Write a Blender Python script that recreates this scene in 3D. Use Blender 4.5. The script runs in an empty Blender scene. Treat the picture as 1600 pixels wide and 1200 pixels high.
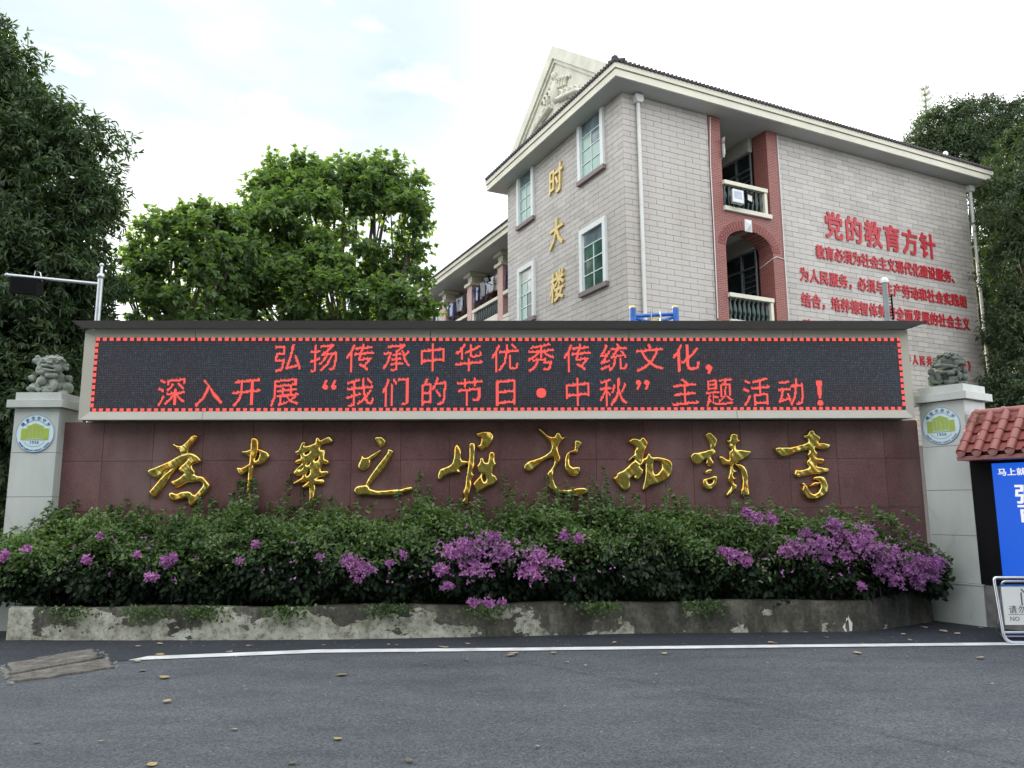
import bpy, bmesh, math, random
import numpy as np
from mathutils import Vector, Matrix

R = math.radians
rng = np.random.default_rng(7)
random.seed(7)
sc = bpy.context.scene
col = sc.collection

# ------------------------------------------------------------------ camera, world, sun, exposure
TH, RO, F = R(8.91), R(-0.30), 1194.0
ct, st, cr_, sr_ = math.cos(TH), math.sin(TH), math.cos(RO), math.sin(RO)
Mc = np.array([[cr_, -sr_, 0], [sr_, cr_, 0], [0, 0, 1.0]]) @ np.array([[1, 0, 0], [0, st, -ct], [0, ct, st]])
cam = bpy.data.cameras.new('camera'); cam.sensor_width = 36.0; cam.lens = F / 1600 * 36.0
cam.clip_end = 2000; cam.clip_start = 0.05
camo = bpy.data.objects.new('camera', cam); col.objects.link(camo); sc.camera = camo
mw = Matrix.Identity(4)
for i in range(3):
    mw[i][0], mw[i][1], mw[i][2] = Mc[0][i], -Mc[1][i], -Mc[2][i]
mw[0][3], mw[1][3], mw[2][3] = 0, 0, 1.42
camo.matrix_world = mw

SUN_EL, SUN_AZ = R(24), R(-21)        # azimuth from +Y (away from camera) towards +X
w = bpy.data.worlds.new('World'); sc.world = w; w.use_nodes = True
nt = w.node_tree; N = nt.nodes; L = nt.links; N.clear()
out = N.new('ShaderNodeOutputWorld'); bg = N.new('ShaderNodeBackground'); bg.inputs['Strength'].default_value = 0.15
sky = N.new('ShaderNodeTexSky'); sky.sky_type = 'NISHITA'; sky.sun_disc = False
sky.sun_elevation = SUN_EL; sky.sun_rotation = SUN_AZ; sky.air_density = 1.0; sky.dust_density = 2.0
tc = N.new('ShaderNodeTexCoord'); mp = N.new('ShaderNodeMapping'); mp.inputs['Scale'].default_value = (1, 1, 2.6)
nz = N.new('ShaderNodeTexNoise'); nz.inputs['Scale'].default_value = 2.2; nz.inputs['Detail'].default_value = 8; nz.inputs['Roughness'].default_value = 0.55
cr = N.new('ShaderNodeValToRGB'); cr.color_ramp.elements[0].position = 0.36; cr.color_ramp.elements[1].position = 0.62
cr.color_ramp.elements[0].color = (0.93, 0.93, 0.93, 1); cr.color_ramp.elements[1].color = (0.995, 0.995, 0.995, 1)
mx = N.new('ShaderNodeMixRGB')
# the veil of cloud thins to pale blue green high on the left
vd = N.new('ShaderNodeVectorMath'); vd.operation = 'DOT_PRODUCT'; vn_ = N.new('ShaderNodeVectorMath'); vn_.operation = 'NORMALIZE'
L.new(tc.outputs['Generated'], vn_.inputs[0]); L.new(vn_.outputs[0], vd.inputs[0]); vd.inputs[1].default_value = (-0.34, 0.78, 0.53)
vr = N.new('ShaderNodeMapRange'); vr.interpolation_type = 'SMOOTHSTEP'; vr.inputs[1].default_value = 0.86; vr.inputs[2].default_value = 0.985; vr.inputs[3].default_value = 0; vr.inputs[4].default_value = .96
L.new(vd.outputs['Value'], vr.inputs[0])
n2 = N.new('ShaderNodeTexNoise'); n2.inputs['Scale'].default_value = 6; n2.inputs['Detail'].default_value = 7; L.new(mp.outputs[0], n2.inputs['Vector'])
r2 = N.new('ShaderNodeMapRange'); r2.inputs[1].default_value = .58; r2.inputs[2].default_value = .68; r2.inputs[3].default_value = 1; r2.inputs[4].default_value = .8; L.new(n2.outputs['Fac'], r2.inputs[0])
vm = N.new('ShaderNodeMath'); vm.operation = 'MULTIPLY'; L.new(vr.outputs[0], vm.inputs[0]); L.new(r2.outputs[0], vm.inputs[1])
cv_ = N.new('ShaderNodeMixRGB'); cv_.inputs['Color1'].default_value = (9.4, 9.6, 9.8, 1); cv_.inputs['Color2'].default_value = (2.65, 3.25, 3.45, 1); L.new(vm.outputs[0], cv_.inputs['Fac']); L.new(cv_.outputs[0], mx.inputs['Color2'])
L.new(tc.outputs['Generated'], mp.inputs[0]); L.new(mp.outputs[0], nz.inputs['Vector']); L.new(nz.outputs['Fac'], cr.inputs[0])
L.new(cr.outputs[0], mx.inputs['Fac']); L.new(sky.outputs[0], mx.inputs['Color1']); L.new(mx.outputs[0], bg.inputs[0]); L.new(bg.outputs[0], out.inputs[0])

sun = bpy.data.lights.new('sun', 'SUN'); sun.energy = 5.0; sun.angle = R(0.6); sun.color = (1.0, 0.86, 0.62)
so = bpy.data.objects.new('sun', sun); col.objects.link(so)
sd = Vector((math.sin(SUN_AZ) * math.cos(SUN_EL), math.cos(SUN_AZ) * math.cos(SUN_EL), math.sin(SUN_EL)))
so.rotation_euler = sd.to_track_quat('Z', 'Y').to_euler()
vs = sc.view_settings; vs.view_transform = 'Standard'; vs.look = 'None'; vs.gamma = 1; vs.exposure = 0.78; vs.use_curve_mapping = False
sc.cycles.use_denoising = True
sc.cycles.max_bounces = 6; sc.cycles.diffuse_bounces = 3; sc.cycles.glossy_bounces = 3; sc.cycles.transmission_bounces = 3; sc.cycles.transparent_max_bounces = 6

# ------------------------------------------------------------------ measured data (metres)
GLYPHS=[[[[[-4.124,2.172],[-4.069,2.144],[-4.015,2.144],[-3.972,2.181],[-3.888,2.281],[-3.828,2.267],[-3.855,2.189],[-3.898,2.148],[-3.938,2.067],[-3.955,2.044],[-4.027,2.044],[-4.038,2.081],[-4.084,2.104],[-4.118,2.136]]],[[[-4.417,1.843],[-4.277,1.896],[-4.147,1.959],[-4.034,2.026],[-3.946,2.044],[-3.926,2.021],[-3.967,1.958],[-4.019,1.913],[-4.104,1.851],[-4.184,1.842],[-4.233,1.77],[-4.312,1.744],[-4.377,1.78]]],[[[-3.933,1.985],[-4.035,1.895],[-4.119,1.806],[-4.175,1.698],[-4.224,1.627],[-4.288,1.511],[-4.342,1.525],[-4.377,1.583],[-4.307,1.663],[-4.258,1.734],[-4.191,1.806],[-4.105,1.869],[-4.021,1.949],[-3.953,2.013]]],[[[-3.946,2.053],[-3.865,2.048],[-3.799,2.003],[-3.774,1.958],[-3.795,1.931],[-3.858,1.922],[-3.883,1.89],[-3.834,1.822],[-3.866,1.76],[-3.918,1.737],[-3.955,1.751],[-3.967,1.805],[-4.022,1.819],[-4.042,1.859],[-4.0,1.904],[-3.941,1.958],[-3.933,1.985],[-3.971,2.022]]],[[[-4.122,1.711],[-4.061,1.729],[-3.992,1.778],[-3.967,1.805],[-3.85,1.796],[-3.813,1.777],[-3.741,1.768],[-3.703,1.723],[-3.655,1.669],[-3.666,1.624],[-3.703,1.571],[-3.762,1.5],[-3.812,1.447],[-3.854,1.402],[-3.891,1.42],[-3.904,1.492],[-3.932,1.514],[-3.992,1.483],[-4.08,1.466],[-4.122,1.493],[-4.135,1.564],[-4.096,1.582],[-4.05,1.555],[-3.981,1.59],[-3.892,1.594],[-3.835,1.536],[-3.785,1.589],[-3.727,1.669],[-3.774,1.714],[-3.845,1.706],[-3.934,1.697],[-3.985,1.662],[-4.055,1.631],[-4.102,1.671]]]],[[[[-3.184,2.239],[-3.13,2.239],[-3.097,2.207],[-3.092,2.107],[-3.098,2.034],[-3.14,1.962],[-3.137,1.898],[-3.15,1.799],[-3.166,1.655],[-3.171,1.584],[-3.14,1.405],[-3.152,1.365],[-3.171,1.387],[-3.212,1.503],[-3.205,1.637],[-3.202,1.763],[-3.198,1.871],[-3.193,1.944],[-3.191,2.007],[-3.186,2.089]]],[[[-3.294,2.071],[-3.244,2.075],[-3.186,2.093],[-3.17,2.034],[-3.205,2.007],[-3.246,2.026],[-3.284,2.048]]],[[[-3.162,2.052],[-3.096,2.102],[-3.046,2.093],[-2.972,2.056],[-2.952,2.006],[-2.986,1.952],[-3.038,1.907],[-3.119,1.898],[-3.164,1.907],[-3.167,1.962]],[[-3.095,2.07],[-3.076,2.052],[-3.074,2.007],[-3.095,1.961],[-3.121,1.952],[-3.128,1.998],[-3.116,2.043]]],[[[-3.347,1.876],[-3.288,1.867],[-3.244,1.89],[-3.192,1.921],[-3.156,1.935],[-3.146,1.898],[-3.207,1.853],[-3.222,1.808],[-3.283,1.768],[-3.321,1.809]]]],[[[[-2.646,2.069],[-2.601,2.082],[-2.576,2.16],[-2.559,2.183],[-2.518,2.178],[-2.543,2.123],[-2.467,2.146],[-2.404,2.173],[-2.402,2.228],[-2.38,2.246],[-2.352,2.228],[-2.346,2.2],[-2.288,2.232],[-2.234,2.255],[-2.206,2.223],[-2.191,2.191],[-2.213,2.168],[-2.286,2.163],[-2.331,2.15],[-2.347,2.086],[-2.293,2.086],[-2.283,2.058],[-2.289,1.977],[-2.234,1.958],[-2.233,1.913],[-2.278,1.908],[-2.305,1.922],[-2.33,1.85],[-2.32,1.823],[-2.239,1.831],[-2.229,1.795],[-2.255,1.764],[-2.327,1.759],[-2.389,1.737],[-2.389,1.724],[-2.29,1.732],[-2.275,1.696],[-2.297,1.66],[-2.36,1.665],[-2.396,1.67],[-2.385,1.616],[-2.398,1.472],[-2.409,1.383],[-2.438,1.335],[-2.453,1.366],[-2.458,1.5],[-2.457,1.616],[-2.476,1.63],[-2.529,1.616],[-2.553,1.639],[-2.513,1.67],[-2.469,1.706],[-2.541,1.697],[-2.612,1.671],[-2.652,1.662],[-2.658,1.684],[-2.605,1.716],[-2.552,1.751],[-2.544,1.778],[-2.643,1.77],[-2.658,1.806],[-2.628,1.851],[-2.558,1.914],[-2.568,1.928],[-2.63,1.91],[-2.645,1.942],[-2.615,1.969],[-2.57,1.982],[-2.59,2.032],[-2.63,2.014]],[[-2.536,2.05],[-2.474,2.082],[-2.464,2.059],[-2.517,2.023]],[[-2.415,1.959],[-2.363,2.009],[-2.357,1.977],[-2.387,1.941]],[[-2.508,1.905],[-2.464,1.941],[-2.459,1.914],[-2.494,1.891]],[[-2.592,1.846],[-2.552,1.878],[-2.547,1.86],[-2.582,1.833]],[[-2.508,1.787],[-2.457,1.85],[-2.455,1.805],[-2.485,1.76]]]],[[[[-1.687,2.215],[-1.666,2.248],[-1.626,2.242],[-1.599,2.247],[-1.547,2.198],[-1.546,2.159],[-1.585,2.12],[-1.616,2.112],[-1.648,2.159]]],[[[-1.832,2.023],[-1.808,1.988],[-1.761,1.995],[-1.684,2.042],[-1.615,2.081],[-1.603,2.069],[-1.653,2.011],[-1.729,1.964],[-1.728,1.909],[-1.75,1.863],[-1.804,1.836],[-1.859,1.84],[-1.875,1.871],[-1.872,1.918],[-1.846,1.964]]],[[[-1.518,2.096],[-1.459,2.076],[-1.45,2.049],[-1.496,1.963],[-1.548,1.87],[-1.601,1.808],[-1.677,1.731],[-1.738,1.661],[-1.761,1.638],[-1.777,1.661],[-1.762,1.715],[-1.68,1.839],[-1.589,1.963],[-1.521,2.049]]],[[[-1.922,1.593],[-1.885,1.646],[-1.777,1.661],[-1.737,1.638],[-1.729,1.607],[-1.635,1.587],[-1.55,1.587],[-1.442,1.602],[-1.349,1.602],[-1.287,1.624],[-1.21,1.636],[-1.217,1.582],[-1.286,1.559],[-1.348,1.551],[-1.409,1.525],[-1.518,1.521],[-1.611,1.518],[-1.75,1.53],[-1.828,1.538],[-1.866,1.523],[-1.906,1.554]]]],[[[[-0.906,1.783],[-0.877,1.85],[-0.809,1.867],[-0.733,1.909],[-0.709,2.002],[-0.709,2.104],[-0.68,2.159],[-0.641,2.121],[-0.62,2.053],[-0.623,1.951],[-0.564,1.946],[-0.517,1.925],[-0.555,1.9],[-0.623,1.866],[-0.665,1.832],[-0.635,1.828],[-0.639,1.79],[-0.699,1.799],[-0.775,1.782],[-0.834,1.749],[-0.884,1.699],[-0.905,1.716]]],[[[-0.526,2.167],[-0.458,2.167],[-0.449,2.086],[-0.462,1.967],[-0.462,1.865],[-0.487,1.79],[-0.461,1.773],[-0.504,1.714],[-0.495,1.647],[-0.512,1.563],[-0.528,1.479],[-0.536,1.413],[-0.562,1.396],[-0.612,1.446],[-0.6,1.471],[-0.579,1.488],[-0.604,1.563],[-0.571,1.63],[-0.563,1.714],[-0.546,1.832],[-0.538,1.9],[-0.522,2.001]]],[[[-0.446,2.278],[-0.403,2.291],[-0.335,2.312],[-0.266,2.308],[-0.228,2.265],[-0.228,2.213],[-0.258,2.145],[-0.317,2.103],[-0.377,2.069],[-0.403,2.086],[-0.428,2.124],[-0.386,2.154],[-0.373,2.222],[-0.42,2.235]]],[[[-0.428,1.882],[-0.394,1.924],[-0.39,1.98],[-0.351,1.979],[-0.343,1.924],[-0.292,1.924],[-0.279,2.051],[-0.215,2.053],[-0.211,1.932],[-0.186,1.907],[-0.232,1.848],[-0.241,1.772],[-0.207,1.767],[-0.173,1.704],[-0.207,1.654],[-0.283,1.637],[-0.351,1.596],[-0.423,1.558],[-0.474,1.646],[-0.461,1.688],[-0.402,1.747],[-0.377,1.781],[-0.411,1.823]],[[-0.351,1.797],[-0.326,1.764],[-0.309,1.713],[-0.343,1.679],[-0.355,1.705],[-0.364,1.747]]]],[[[[0.33,2.332],[0.355,2.342],[0.379,2.319],[0.428,2.266],[0.485,2.236],[0.527,2.245],[0.552,2.29],[0.577,2.294],[0.606,2.265],[0.617,2.228],[0.667,2.232],[0.625,2.191],[0.592,2.158],[0.566,2.1],[0.573,2.043],[0.597,1.977],[0.588,1.928],[0.538,1.879],[0.513,1.822],[0.503,1.725],[0.527,1.644],[0.583,1.587],[0.681,1.587],[0.78,1.606],[0.878,1.614],[0.927,1.593],[0.926,1.553],[0.876,1.513],[0.81,1.501],[0.729,1.522],[0.615,1.526],[0.517,1.555],[0.453,1.604],[0.454,1.677],[0.426,1.774],[0.439,1.807],[0.489,1.855],[0.522,1.92],[0.507,1.986],[0.441,1.978],[0.358,1.929],[0.308,1.88],[0.242,1.815],[0.193,1.803],[0.148,1.84],[0.149,1.889],[0.194,1.934],[0.293,1.962],[0.392,2.003],[0.466,2.051],[0.492,2.109],[0.476,2.166],[0.427,2.224],[0.362,2.282]]],[[[0.774,2.19],[0.823,2.194],[0.868,2.153],[0.838,2.108],[0.817,2.083],[0.812,2.03],[0.771,2.042],[0.713,2.038],[0.704,1.952],[0.711,1.887],[0.751,1.862],[0.834,1.866],[0.841,1.813],[0.807,1.76],[0.749,1.752],[0.684,1.781],[0.644,1.846],[0.65,1.953],[0.672,2.034],[0.722,2.063],[0.767,2.071],[0.777,2.124]]]],[[[[1.439,2.173],[1.476,2.213],[1.536,2.216],[1.589,2.199],[1.603,2.226],[1.636,2.229],[1.674,2.179],[1.683,2.14],[1.651,2.074],[1.622,1.995],[1.593,1.923],[1.573,1.897],[1.515,1.949],[1.502,1.982],[1.435,1.93],[1.429,1.946],[1.51,2.022],[1.518,2.074],[1.546,2.1],[1.481,2.14]]],[[[1.515,1.949],[1.579,1.897],[1.572,1.864],[1.616,1.825],[1.601,1.766],[1.56,1.707],[1.52,1.704],[1.495,1.727],[1.509,1.76],[1.462,1.734],[1.441,1.701],[1.449,1.636],[1.431,1.585],[1.385,1.569],[1.327,1.592],[1.276,1.67],[1.238,1.728],[1.285,1.754],[1.286,1.787],[1.352,1.813],[1.42,1.865],[1.474,1.917]]],[[[1.572,1.87],[1.607,1.949],[1.661,1.982],[1.676,2.028],[1.703,2.031],[1.718,1.985],[1.807,1.984],[1.886,1.968],[1.951,1.941],[1.976,1.895],[1.98,1.83],[1.958,1.764],[1.889,1.693],[1.809,1.661],[1.703,1.635],[1.649,1.597],[1.602,1.568],[1.596,1.584],[1.626,1.701],[1.643,1.831],[1.646,1.923],[1.605,1.89]],[[1.753,1.942],[1.818,1.935],[1.847,1.896],[1.842,1.843],[1.8,1.785],[1.76,1.765],[1.741,1.791],[1.737,1.883]]]],[[[[2.403,2.256],[2.437,2.289],[2.481,2.275],[2.537,2.212],[2.545,2.154],[2.509,2.081],[2.472,2.074],[2.457,2.081],[2.453,2.154],[2.419,2.213]]],[[[2.205,1.995],[2.235,2.031],[2.346,2.045],[2.457,2.078],[2.508,2.074],[2.529,2.037],[2.483,1.994],[2.459,1.965],[2.494,1.914],[2.485,1.882],[2.426,1.871],[2.39,1.893],[2.407,1.951],[2.378,1.951],[2.325,1.908],[2.266,1.883],[2.224,1.923]]],[[[2.364,1.792],[2.409,1.828],[2.46,1.831],[2.467,1.813],[2.436,1.785],[2.392,1.774]]],[[[2.346,1.713],[2.419,1.72],[2.479,1.749],[2.526,1.745],[2.53,1.677],[2.487,1.612],[2.442,1.577],[2.397,1.566],[2.355,1.599],[2.343,1.642]],[[2.396,1.691],[2.44,1.706],[2.477,1.705],[2.468,1.67],[2.438,1.648],[2.409,1.656]]],[[[2.716,2.263],[2.76,2.274],[2.807,2.255],[2.801,2.197],[2.836,2.175],[2.806,2.157],[2.776,2.139],[2.779,2.066],[2.86,2.069],[2.962,2.05],[2.952,2.007],[2.869,1.949],[2.756,1.899],[2.729,1.863],[2.73,1.82],[2.78,1.801],[2.728,1.776],[2.726,1.733],[2.769,1.711],[2.724,1.69],[2.736,1.647],[2.768,1.632],[2.755,1.589],[2.702,1.547],[2.655,1.49],[2.624,1.511],[2.644,1.554],[2.698,1.611],[2.664,1.669],[2.656,1.719],[2.678,1.791],[2.696,1.863],[2.675,1.878],[2.601,1.878],[2.589,1.921],[2.555,1.983],[2.592,1.994],[2.649,1.95],[2.692,1.943],[2.685,2.015],[2.691,2.051],[2.728,2.073],[2.686,2.117],[2.71,2.139],[2.66,2.179],[2.705,2.19]]],[[[2.755,1.884],[2.822,1.891],[2.871,1.862],[2.898,1.804],[2.911,1.711],[2.909,1.603],[2.919,1.517],[2.888,1.489],[2.809,1.503],[2.805,1.575],[2.828,1.589],[2.842,1.711],[2.824,1.805],[2.791,1.863]]]],[[[[3.263,2.088],[3.304,2.1],[3.424,2.095],[3.546,2.119],[3.661,2.15],[3.686,2.174],[3.689,2.21],[3.641,2.214],[3.63,2.242],[3.675,2.25],[3.703,2.302],[3.76,2.31],[3.773,2.262],[3.835,2.23],[3.841,2.198],[3.805,2.15],[3.91,2.15],[3.965,2.126],[3.947,2.094],[3.904,2.062],[3.769,2.09],[3.759,2.059],[3.804,2.015],[3.77,1.983],[3.785,1.959],[3.873,1.959],[3.864,1.896],[3.788,1.896],[3.77,1.857],[3.857,1.844],[3.92,1.832],[3.916,1.777],[3.804,1.77],[3.675,1.762],[3.561,1.731],[3.497,1.732],[3.484,1.771],[3.503,1.822],[3.55,1.81],[3.631,1.826],[3.689,1.857],[3.644,1.897],[3.655,1.936],[3.696,1.96],[3.659,1.999],[3.694,2.055],[3.663,2.071],[3.581,2.047],[3.459,2.008],[3.352,1.969],[3.283,2.025]]],[[[3.713,1.723],[3.754,1.738],[3.85,1.738],[3.878,1.691],[3.904,1.604],[3.883,1.526],[3.799,1.472],[3.702,1.445],[3.623,1.457],[3.583,1.512],[3.567,1.575],[3.586,1.614],[3.568,1.653],[3.597,1.664],[3.634,1.621],[3.669,1.543],[3.707,1.519],[3.764,1.542],[3.809,1.613],[3.798,1.683],[3.751,1.699],[3.715,1.695]]],[[[3.661,1.609],[3.7,1.66],[3.765,1.668],[3.796,1.652],[3.77,1.628],[3.714,1.621]]]]]
CROWNS={"mango":[[-12.14,15.0,10.58,1.26],[-11.5,15.0,11.62,0.65],[-8.69,14.3,8.69,0.62],[-8.11,14.2,7.3,0.5],[-10.51,14.5,9.21,1.48],[-9.59,14.5,7.77,1.43],[-9.12,14.2,6.2,1.37],[-9.26,14.0,4.88,1.58],[-12.18,15.5,9.53,1.82],[-12.47,16.0,7.55,2.41],[-9.48,14.0,3.43,1.35],[-11.44,15.0,4.87,2.26],[-8.62,13.5,3.35,0.85],[-9.57,14.0,2.01,1.06],[-8.74,15.0,4.53,0.75],[-8.57,14.2,5.3,0.95],[-9.13,14.5,1.43,0.73]],"bigtree":[[-8.33,23.5,10.58,0.51],[-8.31,23.0,9.54,0.69],[-8.49,22.5,8.76,0.75],[-6.75,24.0,11.65,0.68],[-6.35,24.0,12.5,0.36],[-7.84,24.0,12.51,0.28],[-5.5,24.0,12.5,0.32],[-3.9,24.0,12.58,0.28],[-2.96,23.5,10.33,0.31],[-2.77,23.0,8.47,0.35],[-3.14,24.0,11.41,0.28],[-8.57,22.0,8.2,0.74],[-7.04,23.0,10.38,1.35],[-5.89,24.0,11.31,1.25],[-4.52,24.0,11.64,1.05],[-3.58,23.5,10.66,0.83],[-5.4,23.0,9.42,1.35],[-3.84,24.0,9.33,0.72],[-7.18,23.0,8.91,1.39],[-7.29,22.0,7.31,1.47],[-5.49,22.0,7.4,1.47],[-3.69,21.5,7.06,0.94],[-2.88,21.0,7.02,0.6],[-8.71,22.5,7.35,1.17],[-8.1,23.5,11.45,0.67],[-7.51,24.0,12.1,0.56],[-4.39,24.0,12.49,0.48],[-3.36,24.0,11.86,0.48],[-6.98,24.0,12.33,0.52],[-5.07,24.0,12.2,0.52],[-3.15,23.5,9.58,0.43],[-8.17,22.5,8.15,0.94]],"smalltree":[[-7.99,21.0,9.41,0.35],[-7.77,21.0,8.74,0.53],[-8.99,20.5,9.61,0.24],[-10.18,20.0,8.23,0.37],[-9.86,20.5,9.24,0.24],[-8.17,20.5,9.51,0.24],[-8.68,20.5,9.95,0.15],[-9.8,20.0,8.59,0.54],[-9.22,20.5,9.04,0.58],[-8.22,20.0,8.4,0.77],[-9.32,20.0,7.68,0.77],[-10.13,20.0,7.59,0.54],[-8.2,21.0,8.99,0.56],[-9.6,19.5,6.57,0.52],[-8.62,20.0,6.87,0.94],[-8.53,20.5,9.42,0.34],[-9.43,20.5,9.42,0.31],[-10.1,19.5,7.01,0.42],[-8.07,20.5,7.74,0.79]],"fig":[[18.26,31.0,16.97,0.99],[19.26,31.0,17.55,1.09],[20.46,31.0,17.69,1.09],[20.97,30.0,16.73,1.26],[18.18,32.0,16.95,0.64],[19.25,30.0,15.6,1.51],[21.56,30.0,17.3,0.9],[20.3,30.0,15.45,1.26],[18.8,31.0,16.23,1.19]],"fignear":[[18.34,25.0,12.99,1.38],[17.27,24.0,10.85,1.45],[16.68,24.0,8.89,1.17],[16.37,24.0,6.97,1.05],[16.06,24.0,5.1,1.01],[17.57,25.0,6.11,1.68],[19.48,26.0,9.97,2.4],[15.73,24.0,3.87,1.01],[16.13,24.5,2.69,1.23],[19.86,29.0,13.63,0.97],[19.6,29.0,12.29,0.97],[19.48,29.0,10.71,1.02],[19.27,29.0,9.15,1.02],[19.15,29.0,7.62,1.02],[19.07,29.0,6.11,1.02],[18.99,29.0,4.63,1.02],[19.39,28.0,13.99,0.94],[18.73,29.5,6.96,0.74],[18.81,29.5,9.03,0.74],[18.89,29.5,11.14,0.74],[18.62,29.5,5.19,0.74],[19.37,29.5,13.3,0.74],[16.79,24.8,12.09,0.46]]}
FLOWERS=[[-0.42,8.3,0.97,0.187],[-0.65,8.28,0.93,0.144],[-0.38,8.31,0.75,0.202],[-0.75,8.28,0.74,0.094],[-0.11,8.33,0.92,0.158],[-0.22,8.42,1.06,0.101],[0.18,8.36,0.71,0.158],[0.26,8.36,0.86,0.115],[0.46,8.38,0.79,0.065],[-0.69,8.28,0.57,0.065],[-1.62,8.27,0.78,0.115],[-1.74,8.27,0.84,0.072],[-1.5,8.27,0.74,0.058],[-3.66,8.29,0.83,0.072],[-3.61,8.29,0.87,0.072],[-4.5,8.29,0.86,0.065],[-5.15,8.3,0.97,0.05],[-5.38,8.3,0.9,0.065],[-3.8,8.29,0.67,0.065],[-3.98,8.29,0.91,0.036],[-4.44,8.39,1.1,0.036],[2.44,8.55,0.85,0.108],[2.54,8.55,0.79,0.065],[2.3,8.54,0.9,0.058],[3.12,8.58,0.93,0.158],[3.0,8.58,0.89,0.072],[3.38,8.59,0.96,0.158],[3.64,8.71,0.99,0.173],[3.82,8.63,0.96,0.202],[4.03,8.66,0.87,0.202],[3.94,8.74,1.06,0.158],[4.22,8.68,0.82,0.173],[4.39,8.7,0.68,0.115],[4.54,8.71,0.76,0.158],[4.66,8.73,0.71,0.13],[4.74,8.74,0.74,0.086],[4.49,8.71,0.55,0.101],[3.58,8.7,1.18,0.101],[3.66,8.62,0.84,0.086],[3.82,8.64,0.51,0.058],[4.23,8.68,0.57,0.115],[4.06,8.66,0.69,0.101],[2.71,8.66,1.25,0.086],[2.89,8.67,1.23,0.072],[2.6,8.65,1.32,0.058],[-0.42,8.3,0.4,0.072],[-0.25,8.32,0.39,0.058],[-0.11,8.33,0.39,0.043],[-1.63,8.27,0.64,0.036],[-2.04,8.27,0.88,0.036],[-1.16,8.27,0.9,0.043],[-1.3,8.27,0.81,0.043],[0.72,8.5,1.05,0.058],[0.55,8.49,1.07,0.058],[-2.73,8.28,1.01,0.043],[-2.89,8.28,0.83,0.036],[3.44,8.6,0.83,0.086],[3.28,8.69,1.07,0.072],[4.46,8.71,0.61,0.101],[4.65,8.73,0.6,0.086]]
SHOOTS=[[-3.3,9.35,1.07,1.77],[-3.2,9.35,1.07,1.87],[-3.38,9.35,1.04,1.65],[-3.12,9.35,1.07,1.53],[-3.05,9.35,1.03,1.41],[-3.78,9.35,1.11,1.51],[-3.64,9.35,1.11,1.61],[-3.93,9.35,1.11,1.46],[-2.69,9.35,1.07,1.82],[-2.55,9.35,1.07,1.61],[-2.61,9.35,1.07,1.41],[-2.32,9.35,1.11,1.6],[-2.2,9.35,1.07,1.53],[-2.01,9.35,1.07,1.41],[-1.86,9.35,1.18,1.52],[-1.13,9.35,1.25,1.83],[-1.01,9.35,1.18,1.67],[-0.78,9.35,1.17,1.52],[-0.43,9.35,1.13,1.59],[-0.36,9.35,1.13,1.52],[-0.12,9.35,1.17,1.8],[0.15,9.35,1.17,1.57],[0.26,9.35,1.17,1.47],[0.41,9.35,1.17,1.75],[0.51,9.35,1.17,1.59],[0.68,9.35,1.17,1.53],[0.98,9.35,1.13,1.74],[1.11,9.35,1.13,1.86],[1.03,9.35,1.13,1.63],[1.28,9.35,1.13,1.59],[1.18,9.35,1.13,1.51],[1.47,9.35,1.12,1.55],[0.84,9.35,1.13,1.51],[1.7,9.35,1.05,1.43],[1.87,9.35,1.05,1.64],[1.93,9.35,1.05,1.58],[2.1,9.35,1.05,1.56],[2.05,9.35,1.05,1.46],[2.38,9.35,1.08,1.42],[2.69,9.35,1.16,1.46],[2.8,9.35,1.12,1.54],[2.99,9.35,1.15,1.38],[3.11,9.35,1.15,1.5],[3.38,9.35,1.11,1.38],[3.84,9.35,1.15,1.39],[4.19,9.35,1.15,1.38],[4.39,9.35,1.22,1.41],[4.48,9.35,0.92,1.3],[4.66,9.35,0.81,1.18],[-5.44,9.35,1.2,1.49],[-5.29,9.35,1.2,1.58],[-5.69,9.35,0.97,1.35],[-5.58,9.35,1.05,1.31],[-4.63,9.35,1.19,1.54],[-4.44,9.35,1.19,1.5],[-4.86,9.35,1.2,1.42]]
FALLEN=[[-1.443,6.719,1.3,"y"],[-2.536,5.881,1.1,"y"],[-1.786,5.164,0.7,"t"],[-1.076,4.951,1,"y"],[-2.898,4.919,0.8,"b"],[-2.513,4.925,0.5,"y"],[-2.0,4.492,1,"y"],[-1.228,4.512,0.9,"b"],[-0.587,4.544,0.9,"b"],[-0.435,7.301,0.7,"y"],[-0.792,7.141,0.5,"b"],[-0.001,7.589,1.5,"t"],[-0.025,7.497,1.2,"t"],[0.384,7.61,0.9,"t"],[0.483,7.192,0.6,"t"],[1.43,7.551,0.8,"t"],[1.033,8.132,0.8,"t"],[2.621,8.086,1,"t"],[2.648,8.049,0.8,"b"],[3.3,8.364,0.6,"t"],[3.253,7.533,1.2,"t"],[4.253,7.266,1.1,"t"],[4.663,8.988,1,"t"],[4.727,8.724,1.3,"t"],[4.785,8.556,1,"t"],[5.263,8.924,1,"t"],[4.194,8.534,0.8,"t"],[4.086,8.189,0.7,"t"],[3.747,6.281,0.6,"t"],[-2.758,7.727,1,"t"],[-3.379,7.617,1.1,"y"],[-3.455,7.321,0.8,"t"],[-3.218,6.935,0.9,"t"],[-2.904,6.657,1.2,"y"],[-3.642,8.194,1,"t"],[-3.806,8.057,0.7,"t"],[-3.131,8.038,0.5,"b"],[-2.686,8.06,0.7,"t"],[-1.18,8.052,0.6,"t"],[-1.27,8.09,0.5,"t"],[-1.924,8.074,0.6,"t"],[-0.716,7.935,1,"t"],[-0.668,7.9,0.9,"t"],[-0.464,8.103,0.7,"t"],[1.19,6.681,0.3,"t"],[0.637,7.051,0.4,"t"],[0.14,4.782,0.5,"t"],[0.358,5.681,0.4,"t"]]
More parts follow.
